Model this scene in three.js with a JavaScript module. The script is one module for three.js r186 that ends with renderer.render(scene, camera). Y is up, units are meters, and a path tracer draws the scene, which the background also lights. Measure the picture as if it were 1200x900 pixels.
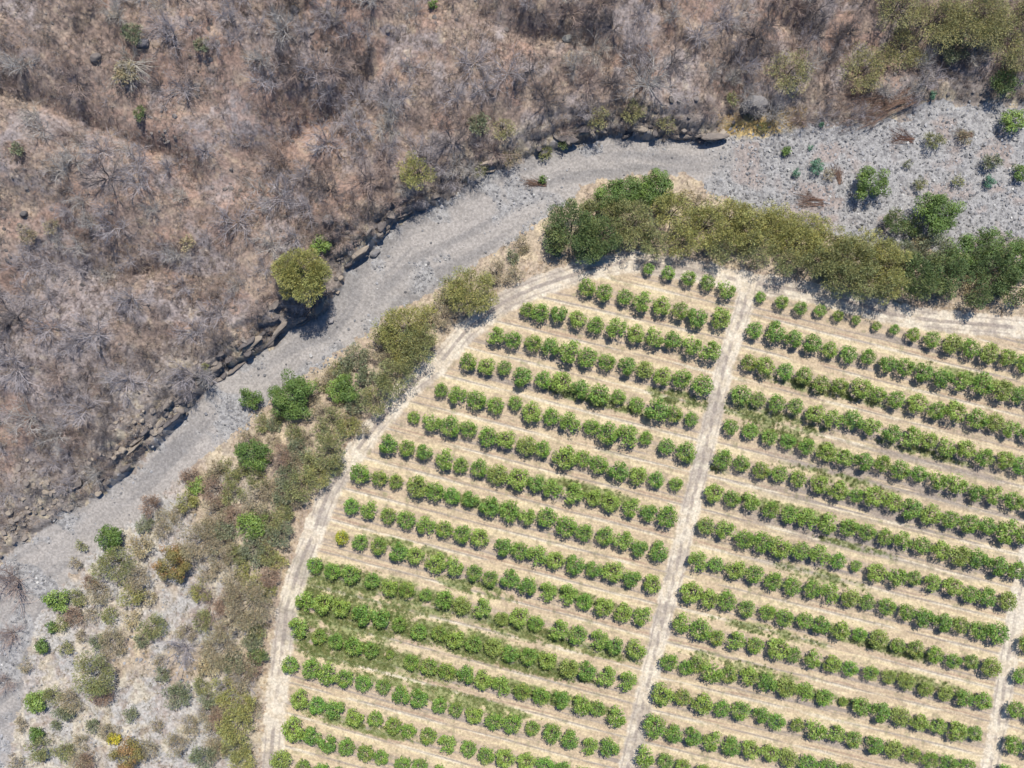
import * as THREE from 'three';
import { Sky } from 'three/addons/objects/Sky.js';
import { mergeGeometries } from 'three/addons/utils/BufferGeometryUtils.js';

// ---------------------------------------------------------------- camera, sky, sun, exposure
const H = 160, S = 0.18;                       // drone height, metres per photo pixel at orchard level
const scene = new THREE.Scene();
const camera = new THREE.PerspectiveCamera(2 * Math.atan(450 * S / H) * 180 / Math.PI, 4 / 3, 1, 4000);
camera.position.set(0, H, 0);
camera.up.set(0, 0, -1);
camera.lookAt(0, 0, 0);
scene.add(camera);

const SUN = new THREE.Vector3(0.16, 1, -0.58).normalize();
const sky = new Sky();
sky.name = 'sky';
sky.scale.setScalar(3000);
sky.userData.kind = 'structure';
sky.material.uniforms.sunPosition.value.copy(SUN);
sky.material.uniforms.turbidity.value = 3;
sky.material.uniforms.rayleigh.value = 1.2;
sky.material.uniforms.mieCoefficient.value = 0.004;
scene.add(sky);
scene.environmentIntensity = 0.1;
const sun = new THREE.DirectionalLight(0xfff6ea, 4.6);
sun.name = 'sun';
sun.position.copy(SUN).multiplyScalar(300);
sun.castShadow = true;
sun.shadow.mapSize.set(4096, 4096);
Object.assign(sun.shadow.camera, { left: -170, right: 170, top: 140, bottom: -140, near: 10, far: 700 });
scene.add(sun);
const renderer = new THREE.WebGLRenderer({ antialias: true });
renderer.setSize(1024, 768);
renderer.toneMapping = THREE.LinearToneMapping;
renderer.toneMappingExposure = 1.36;
renderer.shadowMap.enabled = true;

// ---------------------------------------------------------------- helpers
function rngOf(seed) {
  let a = seed >>> 0;
  return () => { a = (a + 0x6D2B79F5) >>> 0; let t = Math.imul(a ^ (a >>> 15), 1 | a); t = (t + Math.imul(t ^ (t >>> 7), 61 | t)) ^ t; return ((t ^ (t >>> 14)) >>> 0) / 4294967296; };
}
const LAT = new Float32Array(65536);
{ const r = rngOf(77); for (let i = 0; i < 65536; i++) LAT[i] = r(); }
function vn(x, y) {                             // value noise 0..1
  const xi = Math.floor(x), yi = Math.floor(y), fx = x - xi, fy = y - yi;
  const u = fx * fx * (3 - 2 * fx), v = fy * fy * (3 - 2 * fy);
  const r0 = (yi & 255) << 8, r1 = ((yi + 1) & 255) << 8, c0 = xi & 255, c1 = (xi + 1) & 255;
  const a = LAT[r0 | c0], b = LAT[r0 | c1], c = LAT[r1 | c0], d = LAT[r1 | c1];
  return a + (b - a) * u + (c - a + (a - b - c + d) * u) * v;
}
function fbm(x, y, n) { let s = 0, a = .5, t = 0; for (let i = 0; i < n; i++) { s += a * vn(x, y); t += a; a *= .55; x = x * 2.03 + 17.3; y = y * 2.03 + 9.1; } return s / t; }
const sst = (a, b, x) => { let t = (x - a) / (b - a); t = t < 0 ? 0 : t > 1 ? 1 : t; return t * t * (3 - 2 * t); };
const clamp = (x, a, b) => x < a ? a : x > b ? b : x;
const lerp = (a, b, t) => a + (b - a) * t;
const lin = c => { c /= 255; return c <= .04045 ? c / 12.92 : Math.pow((c + .055) / 1.055, 2.4); };
const K = 0.60;                                 // sunlit picture value -> base colour
const alb = (r, g, b) => [lin(r) * K, lin(g) * K, lin(b) * K];
const used = {};
function numbered(n) { const k = used[n] = (used[n] ?? -1) + 1; return k ? n + '_' + String(k).padStart(3, '0') : n; }
function tag(o, label, category, group, kind) {
  if (label) o.userData.label = label;
  if (category) o.userData.category = category;
  if (group) o.userData.group = group;
  if (kind) o.userData.kind = kind;
  return o;
}
function part(name, g, m, parent) {
  const o = new THREE.Mesh(g, m); o.name = name; o.castShadow = o.receiveShadow = true; parent.add(o); return o;
}

// ---------------------------------------------------------------- lines of the place, read in photo pixels
const flat = (p, y = 0) => [(p[0] - 600) * S * (H - y) / H, (p[1] - 450) * S * (H - y) / H];
const RIVER_Y = -3.5;
const northPx = [[-330, 860], [-120, 760], [-30, 690], [10, 648], [60, 612], [112, 582], [160, 545], [212, 494], [246, 452], [286, 424], [318, 402], [342, 382], [372, 372], [398, 340], [404, 314], [432, 292], [462, 262], [500, 244], [545, 222], [572, 200], [612, 188], [650, 172], [690, 164], [740, 160], [800, 166], [838, 165], [852, 152], [880, 146], [935, 150], [962, 146], [1010, 144], [1060, 134], [1110, 120], [1200, 122], [1330, 128], [1600, 140]];
const southPx = [[-330, 1150], [-90, 1040], [-20, 960], [12, 880], [30, 790], [46, 725], [72, 688], [108, 644], [158, 610], [196, 572], [236, 536], [286, 500], [320, 462], [376, 430], [418, 400], [452, 372], [505, 345], [545, 318], [598, 282], [640, 250], [690, 216], [740, 204], [800, 205], [850, 234], [900, 254], [950, 266], [1000, 284], [1080, 296], [1140, 294], [1200, 300], [1330, 310], [1600, 330]];
const roadPx = [[300, 1150], [308, 960], [318, 900], [322, 840], [328, 780], [336, 715], [352, 665], [372, 610], [388, 572], [406, 542], [440, 500], [474, 458], [512, 428], [546, 388], [590, 354], [640, 332], [690, 315], [740, 306], [800, 314], [860, 328], [900, 334], [960, 344], [1040, 366], [1100, 376], [1200, 384], [1330, 400], [1600, 430]];
const lanePx = [[880, 330], [868, 372], [850, 424], [838, 478], [822, 545], [806, 608], [792, 668], [776, 728], [762, 790], [748, 850], [736, 900], [700, 1060]];
const lane2Px = [[1262, 420], [1240, 520], [1215, 610], [1196, 690], [1182, 770], [1172, 840], [1160, 900], [1125, 1060]];
const wl = (a, y) => a.map(p => flat(p, y));
const north = wl(northPx, RIVER_Y), south = wl(southPx, RIVER_Y), road = wl(roadPx), lane = wl(lanePx), lane2 = wl(lane2Px);
const hillPoly = [...north, [900, -57], [900, -900], [-900, -900], [-900, 75]];
const southPoly = [...south, [900, -20], [900, 900], [-900, 900], [-900, 126]];
const orchPoly = [...road, [900, -3], [900, 900], [-60, 900]];
function distLine(x, z, L) {
  let m = 1e9;
  for (let i = 0; i + 1 < L.length; i++) {
    const ax = L[i][0], az = L[i][1], bx = L[i + 1][0] - ax, bz = L[i + 1][1] - az;
    const t = clamp(((x - ax) * bx + (z - az) * bz) / (bx * bx + bz * bz), 0, 1);
    const dx = x - ax - bx * t, dz = z - az - bz * t, d = dx * dx + dz * dz; if (d < m) m = d;
  }
  return Math.sqrt(m);
}
function inside(x, z, P) {
  let c = false;
  for (let i = 0, j = P.length - 1; i < P.length; j = i++)
    if ((P[i][1] > z) !== (P[j][1] > z) && x < (P[j][0] - P[i][0]) * (z - P[i][1]) / (P[j][1] - P[i][1]) + P[i][0]) c = !c;
  return c;
}
// distance fields sampled on a grid, smooth between
const GX0 = -170, GZ0 = -140, GC = 0.8, GNX = 426, GNZ = 351;
function field(fn) {
  const a = new Float32Array(GNX * GNZ);
  for (let j = 0; j < GNZ; j++) for (let i = 0; i < GNX; i++) a[j * GNX + i] = fn(GX0 + i * GC, GZ0 + j * GC);
  return (x, z) => {
    const u = (x - GX0) / GC, v = (z - GZ0) / GC;
    if (u < 0 || v < 0 || u >= GNX - 1 || v >= GNZ - 1) return fn(x, z);
    const i = u | 0, j = v | 0, p = u - i, q = v - j, k = j * GNX + i;
    return (a[k] * (1 - p) + a[k + 1] * p) * (1 - q) + (a[k + GNX] * (1 - p) + a[k + GNX + 1] * p) * q;
  };
}
const dHill = field((x, z) => distLine(x, z, north) * (inside(x, z, hillPoly) ? 1 : -1));      // > 0 on the slope
const dSouth = field((x, z) => distLine(x, z, south) * (inside(x, z, southPoly) ? 1 : -1));    // > 0 on the orchard side
const dRoad = field((x, z) => distLine(x, z, road) * (inside(x, z, orchPoly) ? 1 : -1));       // > 0 in the orchard
const dLane = field((x, z) => Math.min(distLine(x, z, lane), distLine(x, z, lane2)));

// geometry of the rock step at the foot of the slope: [photo px, photo py, metres it rises]
const steps = [[-60, 700, 2], [30, 640, 2.4], [110, 585, 3], [165, 545, 5.5], [212, 494, 6.5], [250, 452, 6.5], [290, 424, 6], [330, 392, 6], [372, 370, 4], [400, 325, 4], [440, 285, 6], [480, 252, 6], [530, 228, 3], [600, 190, 3], [660, 170, 4], [720, 162, 4.5], [800, 164, 4], [838, 165, 3.4], [890, 146, 1.4], [960, 146, 1], [1060, 134, 1.2], [1200, 122, 1.4], [1400, 120, 1.4]].map(p => [...flat(p, RIVER_Y), p[2]]);
const stepField = field((x, z) => { let w = 0, v = 0; for (const p of steps) { const q = 1 / ((x - p[0]) ** 2 + (z - p[1]) ** 2 + 4) ** 2; w += q; v += q * p[2]; } return v / w; });
const stepHeight = (x, z) => Math.max(.4, stepField(x, z) * (.55 + .9 * fbm(x * .06 + 3, z * .06, 3)));
function height(x, z) {
  const h = dHill(x, z), s = dSouth(x, z);
  if (h > -1.5) {
    const w = (fbm(x * .25, z * .25, 4) - .5) * 5;
    const d = h + w * sst(-1.5, 1, h);
    const c = stepHeight(x, z);
    let y = RIVER_Y;
    const st = fbm(x * .12 + 40, z * .12, 2);
    y += c * (.42 * sst(0, .7, d) + .33 * sst(1.2 + 2 * st, 1.9 + 2 * st, d) + .25 * sst(3 + 3 * st, 4 + 3 * st, d));
    if (h > 0) {
      const k = sst(0, 14, h);
      y += Math.min(h, 220) * (.20 + .06 * k) + k * (fbm(x * .03, z * .03, 4) - .5) * 8 - k * 4.5 * Math.pow(1 - Math.abs(2 * fbm(x * .022 + z * .012 + 3, z * .02 - x * .008 + 8, 2) - 1), 5) + sst(0, 4, h) * (fbm(x * .3 + 9, z * .3, 3) - .5) * 1.1;
    }
    return y + (fbm(x * .9, z * .9, 2) - .5) * .35;
  }
  if (s > 0) {
    const r = dRoad(x, z);
    const bump = (fbm(x * .4, z * .4, 3) - .5);
    if (r > -2.6) return bump * .12 + (fbm(x * .05, z * .05, 2) - .5) * .3 * sst(3, 12, r);
    const t = s / (s + (-r - 2.6));
    return RIVER_Y * (1 - sst(0, .8, t)) + bump * .9 * sst(0, 2, s) * sst(0, 3, -r - 2.6);
  }
  return RIVER_Y + (fbm(x * .18, z * .18, 3) - .5) * .7 * sst(0, 3, -s) + (fbm(x * 1.1, z * 1.1, 2) - .5) * .12;
}
function at(px, py, up = 0) {                   // where the sight line through a photo pixel meets the terrain (raised by up)
  let y = 0, p = flat([px, py], 0);
  for (let i = 0; i < 14; i++) { y = lerp(y, height(p[0], p[1]) + up, .7); p = flat([px, py], y); }
  return [p[0], height(p[0], p[1]), p[1]];
}

// ---------------------------------------------------------------- orchard rows (photo pixels of each crown; third value = crown width)
const D = 22;
const rowsA = [
  [[760, 315, 14], [783, 320, 17], [807, 326, 18], [829, 331, 19], [851, 339, 22]],
  [[688, 337], [708, 343], [732, 348, 20], [753, 353, 24], [776, 359], [797, 364], [817, 372, 25], [844, 372, 25]],
  [[618, 363, 19], [633, 366], [655, 368], [677, 375], [698, 381], [723, 385, 25], [746, 391], [767, 395, 24], [788, 399], [810, 405, 25], [832, 412, 26]],
  [[581, 393], [601, 398], [625, 402], [645, 407, 24], [668, 412, 27], [688, 418, 25], [711, 424], [735, 429], [756, 434], [777, 441], [799, 443], [823, 452, 26]],
  [[549, 424], [571, 429], [591, 431, 18], [612, 442, 24], [637, 445], [658, 449, 25], [680, 455, 23], [702, 463, 26], [725, 465, 19], [746, 474, 20], [770, 481, 28], [790, 485, 22], [810, 491, 18]],
  [[517, 457, 18], [537, 463], [559, 468, 24], [581, 475], [604, 472, 18], [624, 484, 25], [646, 488], [668, 495, 28], [693, 500, 20], [712, 508, 28], [735, 511, 27], [757, 513, 17], [781, 523, 20], [804, 530, 24]],
  [[485, 489, 16], [506, 495], [528, 499, 25], [549, 502], [572, 511, 25], [594, 516, 24], [617, 522, 24], [636, 526, 20], [662, 535, 30], [683, 537, 21], [702, 545], [725, 552, 24], [747, 557, 24], [769, 562, 20], [792, 567, 18]],
  [[455, 520, 24], [477, 525, 20], [497, 530], [522, 538, 24], [540, 545, 20], [562, 548], [583, 555, 25], [608, 562, 27], [628, 567, 21], [648, 573, 24], [672, 579, 24], [695, 582], [716, 588, 24], [740, 595], [760, 601], [782, 605, 26]],
  [[422, 554, 24], [445, 560, 20], [464, 564, 18], [489, 569, 25], [510, 576, 24], [530, 581, 20], [551, 585], [574, 593, 25], [597, 599, 27], [617, 604, 21], [641, 606, 24], [664, 617, 26], [685, 624, 22], [709, 628, 24], [729, 632, 25], [749, 642], [772, 646, 24]],
  [[412, 593, 20], [433, 597], [455, 604, 20], [476, 609], [500, 616, 25], [521, 620], [542, 626, 24], [562, 631, 23], [590, 640, 22], [609, 644, 22], [630, 650, 25], [651, 656], [674, 662, 24], [696, 667, 23], [719, 670, 27], [740, 677, 23], [764, 684, 24]],
  [[401, 630, 19, 'y'], [422, 635, 20], [444, 640, 20], [467, 647, 25], [487, 652, 21], [511, 658, 25], [533, 664, 24], [556, 671, 20], [575, 678, 20], [598, 678, 23], [618, 687, 24], [642, 693, 23], [666, 697, 24], [685, 705, 20], [707, 710, 26], [730, 717], [753, 721]],
  [[369, 662, 20], [390, 669, 20], [411, 673, 22], [436, 680, 20], [457, 687], [477, 691, 20], [499, 697, 16], [521, 702, 23], [542, 708], [565, 712, 23], [588, 724, 18, 'p'], [609, 724, 24], [628, 730, 20], [655, 737, 25], [677, 744, 23], [702, 750, 24], [720, 756, 23], [746, 760, 23]],
  [[359, 704, 24], [379, 708, 24], [400, 711, 23], [424, 719, 25], [446, 724, 23], [468, 731, 19], [491, 740, 20], [515, 742, 20], [533, 749, 23], [555, 754, 22], [578, 759, 22], [598, 765, 23], [620, 769, 22], [642, 773, 23], [667, 782, 24], [688, 787, 25], [710, 793, 23], [735, 798, 24]],
  [[350, 735, 23], [374, 746, 18], [394, 751, 20], [415, 757, 22], [435, 761, 20], [457, 767, 11], [482, 776, 19], [503, 781, 22], [524, 786, 21], [546, 790, 22], [567, 797, 24], [588, 803, 25], [612, 810, 21], [634, 815, 22], [658, 820, 23], [682, 825, 24], [700, 830, 20], [723, 839, 25]],
  [[340, 779, 22], [365, 784, 24], [384, 789, 25], [404, 794, 22], [426, 800, 21], [449, 804, 19], [470, 814, 23], [491, 819, 24], [515, 826, 20], [534, 831, 19], [556, 837, 22], [579, 844, 23], [600, 848, 24], [624, 853, 18], [647, 858, 25], [668, 867, 22], [691, 874, 22], [714, 877, 23]],
  [[352, 820, 23], [372, 826, 22], [392, 831, 24], [416, 840, 22], [440, 842, 20], [461, 850, 21], [479, 856, 19], [502, 862, 21], [524, 871, 23], [549, 877, 21], [570, 885, 21], [592, 888, 23], [617, 893, 22], [639, 897, 23], [660, 902, 22], [682, 908, 22], [704, 914, 22]],
  [[345, 854, 28], [365, 862, 24], [384, 871, 22], [406, 875, 22], [429, 882, 21], [447, 887, 18], [472, 895, 20], [492, 898, 20], [515, 906], [537, 912], [560, 918]],
  [[330, 892, 25], [355, 899, 20], [376, 903, 20], [398, 910], [420, 916], [442, 922], [330, 930]],
];
const rowsB = [
  [[891, 348, 14], [916, 354, 17], [938, 361, 17], [961, 364, 15], [982, 370, 14], [1003, 375, 12], [1027, 382, 12], [1048, 386, 13], [1070, 392, 17], [1092, 398, 20], [1115, 402], [1137, 408, 23], [1159, 414, 23], [1180, 419, 23], [1200, 426, 22], [1222, 432]],
  [[884, 387, 20], [909, 390, 24], [930, 397, 23], [952, 402, 24], [972, 410, 20], [994, 415, 22], [1017, 418, 19], [1040, 426, 22], [1060, 430, 22], [1082, 436, 24], [1105, 442, 24], [1127, 446, 24], [1151, 450, 27], [1173, 458, 24], [1195, 464, 23], [1217, 470]],
  [[878, 425, 21], [897, 429, 24], [920, 435, 20], [942, 440, 20], [962, 450, 22], [984, 452, 20], [1010, 455, 24], [1029, 462, 20], [1050, 468, 22], [1075, 474, 23], [1097, 480, 24], [1118, 483, 26], [1145, 490, 24], [1166, 495, 22], [1185, 502, 22], [1207, 508]],
  [[868, 462, 24], [888, 468, 19], [910, 472], [932, 476, 20], [956, 484, 24], [977, 492, 23], [1000, 493, 24], [1022, 500, 23], [1045, 508, 22], [1067, 512, 25], [1088, 515, 22], [1109, 524, 24], [1132, 528, 23], [1153, 535, 23], [1177, 539, 23], [1196, 545, 23], [1217, 551]],
  [[856, 500, 20], [879, 505, 20], [901, 512, 20], [923, 517, 20], [945, 523, 21], [968, 528, 25], [988, 537, 24], [1012, 541, 24], [1034, 543, 22], [1055, 550, 24], [1077, 555, 20], [1099, 562, 24], [1121, 567, 24], [1144, 577, 22], [1165, 580, 22], [1187, 587, 24], [1208, 592]],
  [[847, 537, 23], [869, 543, 21], [892, 551, 21], [913, 555, 21], [935, 561, 20], [960, 567, 24], [982, 574, 26], [1003, 580, 18], [1024, 583, 25], [1046, 589, 22], [1068, 597, 25], [1091, 602, 26], [1113, 608, 23], [1135, 613, 25], [1156, 617, 22], [1180, 621, 29], [1201, 627, 24]],
  [[837, 578, 23], [858, 584, 21], [880, 588, 22], [903, 597, 21], [925, 603, 22], [947, 608, 26], [970, 613, 26], [995, 617, 22], [1016, 623, 21], [1037, 629, 21], [1058, 633, 23], [1080, 639, 22], [1102, 645, 24], [1124, 650, 24], [1146, 655, 25], [1169, 662, 25], [1191, 668, 23], [1213, 674]],
  [[827, 616, 21], [850, 621, 24], [872, 631, 24], [893, 635, 25], [915, 640, 26], [939, 645, 22], [961, 651, 25], [982, 657, 20], [1003, 663, 14], [1027, 671, 23], [1050, 674, 24], [1071, 677, 19], [1092, 683, 22], [1117, 688, 25], [1137, 696, 21], [1157, 700, 24], [1181, 704, 22]],
  [[818, 658, 24], [839, 661, 19], [862, 667, 23], [884, 673, 24], [906, 680, 22], [928, 686, 24], [952, 689, 23], [972, 695, 24], [996, 700, 22], [1016, 705, 20], [1039, 711, 22], [1062, 717, 21], [1083, 724, 24], [1105, 729, 22], [1125, 732, 21], [1147, 738, 22], [1168, 742, 26]],
  [[810, 694, 26], [830, 701, 23], [852, 704, 22], [875, 713, 22], [899, 717, 20], [919, 724, 24], [943, 727, 20], [962, 732, 22], [984, 737, 25], [1007, 743, 19], [1030, 748, 25], [1052, 756, 18], [1073, 760, 22], [1096, 767, 21], [1117, 774, 19], [1138, 775, 18], [1161, 783, 23]],
  [[799, 730, 24], [821, 738, 26], [840, 747, 19], [862, 750, 23], [885, 756, 20], [912, 760, 28], [930, 767, 19], [953, 771, 22], [975, 777, 24], [996, 783, 19], [1020, 788, 20], [1041, 793, 18, 'p'], [1062, 798, 20, 'p'], [1084, 807, 19, 'p'], [1108, 812, 18, 'p'], [1130, 817, 22], [1152, 821, 22]],
  [[784, 775, 23], [804, 782, 18], [817, 778, 22], [834, 786, 25], [854, 790, 22], [877, 792, 22], [899, 800, 24], [921, 806, 24], [943, 810, 22], [966, 817, 20], [988, 822, 11], [1009, 828, 22], [1032, 835, 23], [1055, 839, 23], [1077, 845, 23], [1098, 850, 23], [1121, 856, 24], [1142, 859, 19]],
  [[777, 812, 27], [800, 817, 21], [823, 824, 27], [846, 830, 21], [868, 833, 25], [892, 837, 22], [910, 845, 21], [934, 849, 17], [956, 855, 24], [979, 860, 22], [1000, 866, 21], [1025, 873, 24], [1047, 878, 22], [1068, 883, 22], [1089, 890, 22], [1111, 894, 22], [1132, 899, 22]],
  [[767, 851, 27], [790, 860, 23], [812, 864, 23], [835, 868, 24], [857, 874, 24], [880, 878, 24], [903, 883, 23], [924, 888, 22], [947, 895, 23], [970, 899, 22], [992, 904, 21], [1014, 910], [1036, 916], [1058, 922]],
  [[756, 887, 26], [780, 892, 21], [800, 898, 20], [825, 904, 20], [847, 910], [870, 916], [892, 921]],
];
const rowsC = [[[1203, 755], [1226, 762]], [[1196, 792, 20], [1220, 799]], [[1190, 831, 22], [1213, 838]], [[1187, 872, 23], [1210, 878]], [[1178, 906, 22], [1201, 912]]];
function fit(rows) {
  return rows.map(r => { const a = r[0], b = r[r.length - 1]; const m = (b[1] - a[1]) / (b[0] - a[0]); return [a[1] - .8 - m * a[0], m]; });
}
rowsA[17].pop();
const fitA = fit(rowsA), fitB = fit(rowsB);
function rowPhase(px, py) {                     // 0..1 between a tree row and the next one, 0 and 1 on the rows
  const lx = 880 - (py - 330) * .2585;
  const F = px < lx ? fitA : fitB;
  let up = -1e9, dn = 1e9;
  for (const f of F) { const y = f[0] + f[1] * px; if (y <= py) { if (y > up) up = y; } else if (y < dn) dn = y; }
  if (up < -1e8) up = dn - 36; if (dn > 1e8) dn = up + 36;
  if (dn - up > 60) return (py - up) / 36 % 1;
  return (py - up) / (dn - up);
}
const grassPx = [[440, 690, 95, 16], [395, 720, 60, 22], [520, 745, 130, 13], [590, 770, 90, 10], [440, 770, 90, 14], [390, 760, 50, 14], [520, 815, 90, 8], [610, 738, 40, 10], [640, 815, 70, 8], [560, 690, 40, 7], [690, 760, 50, 6], [420, 850, 60, 6], [700, 470, 50, 6], [690, 575, 50, 7], [560, 590, 50, 6],
  [905, 490, 60, 10], [940, 452, 45, 6], [930, 515, 55, 7], [1000, 465, 50, 5], [1130, 440, 60, 6], [980, 560, 60, 6], [930, 598, 70, 6], [1000, 640, 40, 4], [960, 675, 45, 7], [900, 740, 60, 6], [870, 780, 60, 6], [960, 815, 60, 6], [800, 468, 35, 8], [820, 545, 30, 4], [1040, 760, 60, 6], [1080, 530, 50, 5], [1085, 800, 50, 7], [480, 640, 40, 5], [680, 700, 40, 6]];
function grassAt(px, py) {
  let g = 0;
  for (const e of grassPx) {
    const dx = px - e[0], dy = py - e[1] - dx * .255; const q = (dx / e[2]) ** 2 + (dy / e[3]) ** 2;
    if (q < 2.2) g = Math.max(g, 1 - sst(.1, 2.2, q));
  }
  return g && g * clamp(fbm(px * .09, py * .13 - px * .03, 3) * 2.6 - .45, 0, 1.2) * (px > 790 ? .62 : 1);
}

const siltPx = [[780, 188, 95, 26], [690, 205, 80, 20], [600, 262, 60, 18], [400, 372, 90, 34], [330, 415, 70, 30], [150, 592, 90, 40], [110, 612, 60, 25], [560, 312, 50, 14], [500, 350, 60, 16]];
function siltAt(px, py) {
  let g = 0; const w = (fbm(px * .03, py * .03, 3) - .5) * 1.2;
  for (const e of siltPx) { const dx = px - e[0], dy = py - e[1] + dx * (e[0] < 620 ? .62 : .1); g = Math.max(g, 1 - sst(.5, 1.3, Math.hypot(dx / e[2], dy / e[3]) + w)); }
  const bar = fbm(px * .018 + py * .012 + 7, py * .03 - px * .02, 3);
  return px < 830 ? Math.max(g, 1 - sst(.5, .62, bar) * (1 - sst(790, 830, px))) : g;
}

// ---------------------------------------------------------------- ground colour: what lies on it, metre by metre
const mixc = (o, c, t) => { o[0] += (c[0] - o[0]) * t; o[1] += (c[1] - o[1]) * t; o[2] += (c[2] - o[2]) * t; };
const C = {
  soil: [211, 191, 162], straw: [234, 217, 178], pale: [236, 226, 206], greysoil: [164, 154, 146], rust: [176, 147, 131], litter: [160, 142, 130], lilac: [170, 161, 159], tan: [190, 172, 150],
  gravel: [178, 177, 175], gravelDark: [130, 129, 129], silt: [184, 178, 171], spit: [196, 194, 190], rock: [150, 143, 135], green: [126, 148, 82], black: [108, 97, 91], cream: [214, 200, 168], gold: [230, 198, 126],
};
function ground(x, z, o) {
  const h = dHill(x, z), s = dSouth(x, z), r = dRoad(x, z);
  const n1 = vn(x * 3.1, z * 3.1), n2 = fbm(x * .9 + 5, z * .9, 3), n3 = fbm(x * .13 + 8, z * .13, 3), n0 = vn(x * 7.3 + 3, z * 7.3);
  const e = (n2 - .5) * 3 + (fbm(x * .3 + 77, z * .3, 2) - .5) * 3;
  const px = x / S + 600, py = z / S + 450;
  let t;
  if (h + e > 0) {
    const a = vn(x * .55 + 31, z * .4 + 7);
    o[0] = C.litter[0]; o[1] = C.litter[1]; o[2] = C.litter[2];
    mixc(o, C.rust, sst(.48, .62, n3) * .75);
    mixc(o, C.tan, sst(.5, .75, fbm(x * .35 + 60, z * .35, 3)) * .55);
    mixc(o, C.lilac, sst(.5, .7, fbm(x * .2 + 90, z * .2 + 4, 3) + .22 * (1 - sst(60, 260, Math.hypot(px - 110, py - 470)))) * .85);
    mixc(o, C.rust, (1 - sst(.3, 1, Math.hypot((px - 270) / 220, (py - 170) / 130) + (n3 - .5))) * sst(.4, .6, n2) * .5);
    mixc(o, C.cream, sst(.66, .85, a) * sst(.45, .7, n2) * .35);
    mixc(o, C.black, sst(.6, .85, fbm(x * 1.4 + 11, z * 1.4, 2)) * .55);
    const foot = 1 - sst(1, lerp(20, 8, sst(150, 300, px)), h + e);
    mixc(o, C.rock, foot * .75);
    mixc(o, C.cream, foot * sst(.58, .7, fbm(x * .5 + 20, z * .5, 2)) * .6);
    t = .74 + .32 * n1 + .2 * n0;
  } else if (s + e * .7 > 0) {
    if (r > -2.3 + (n2 - .5) * 1.6) {
      const dl = dLane(x, z), onRoad = 1 - sst(1.9, 2.8, Math.abs(r) + (n2 - .5) * .8), onLane = 1 - sst(1.6, 2.4, dl + (n2 - .5) * .8);
      o[0] = C.soil[0]; o[1] = C.soil[1]; o[2] = C.soil[2];
      const u = x * .97 + z * .243, v = z * .97 - x * .243;      // along and across the rows
      const sa = fbm(u * .16, v * 1.6, 3), sb = fbm(u * .12 + 50, v * 2.2 + 9, 3), big = fbm(x * .035 + 2, z * .035, 2);
      const f = rowPhase(px, py);
      mixc(o, C.straw, sst(.35, .6, f) * (1 - sst(.75, .95, f)) * sst(.3, .6, sa) * .95);
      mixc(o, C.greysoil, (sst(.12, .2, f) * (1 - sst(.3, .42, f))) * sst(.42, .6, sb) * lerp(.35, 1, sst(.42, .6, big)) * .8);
      mixc(o, C.rust, sst(.5, .62, sb) * sst(.44, .48, f) * (1 - sst(.5, .56, f)) * .55);
      mixc(o, C.pale, sst(.52, .56, f) * (1 - sst(.6, .66, f)) * sst(.35, .6, sa) * .8);
      mixc(o, C.greysoil, (1 - sst(.5, 1.1, Math.hypot((px - 1040) / 210, (py - 600) / 120) + (n3 - .5) * .5)) * sst(.1, .25, f) * (1 - sst(.6, .8, f)) * sst(.3, .55, sb) * .75);
      for (const rut of [.36, .57]) mixc(o, C.greysoil, (1 - sst(.012, .035, Math.abs(f - rut + (sa - .5) * .05))) * sst(.3, .5, sb) * .7);
      mixc(o, C.litter, sst(.55, .75, n2) * .3);
      mixc(o, C.greysoil, (sst(.9, .97, f) + 1 - sst(.02, .09, f)) * .35);
      const gr = grassAt(px, py);
      mixc(o, C.green, sst(.05, .7, gr + (n2 - .5) * .9) * .6);
      if (onLane > 0 || onRoad > 0) {
        const m = Math.max(onLane, onRoad), q = fbm(x * .25 + 70, z * .25, 3);
        const c2 = [C.pale[0], C.pale[1], C.pale[2]];
        const off = onRoad > onLane ? Math.abs(r + (n3 - .5) * .8) : dl + (n2 - .5) * .3;      // metres from the middle of the track
        mixc(c2, C.soil, sst(.4, .7, n2) * .35);
        mixc(c2, C.greysoil, (1 - sst(.28, .5, off)) * sst(.3, .5, q) * .75);                   // ridge between the wheels
        mixc(c2, C.greysoil, sst(1.2, 1.4, off) * (1 - sst(1.5, 1.8, off)) * sst(.35, .55, q) * .55);
        mixc(c2, C.greysoil, sst(.55, .66, q) * .5);
        mixc(o, c2, m * .9);
      }
      t = .84 + .18 * n1 + .14 * n0;
    } else {
      const q = fbm(x * .12 + 33, z * .12, 3);
      o[0] = C.soil[0] - 14; o[1] = C.soil[1] - 10; o[2] = C.soil[2] - 4;
      mixc(o, C.spit, sst(.2, .4, q) * sst(500, 600, py) * (1 - sst(240, 330, px)) * .95);
      mixc(o, C.rust, sst(.5, .68, fbm(x * .22 + 3, z * .22 + 40, 3)) * .16);
      mixc(o, C.straw, sst(.52, .7, fbm(x * .3 + 13, z * .3, 3)) * .4);
      mixc(o, C.litter, sst(.55, .78, n2) * .45);
      t = .78 + .26 * n1 + .16 * n0;
    }
  } else {
    const w = fbm((x - z) * .035 + 5, h * .45 + 20, 3);
    o[0] = C.gravel[0]; o[1] = C.gravel[1]; o[2] = C.gravel[2];
    const smooth = siltAt(px, py);
    mixc(o, C.silt, smooth * .9);
    mixc(o, C.gravelDark, (1 - smooth) * sst(.5, .75, fbm(x * 1.5, z * 1.5 + 9, 2)) * .7 + smooth * sst(.42, .75, w) * .5);
    mixc(o, C.rust, sst(.52, .7, fbm(x * .16 + 55, z * .2, 3)) * .38 * sst(820, 900, px));
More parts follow.
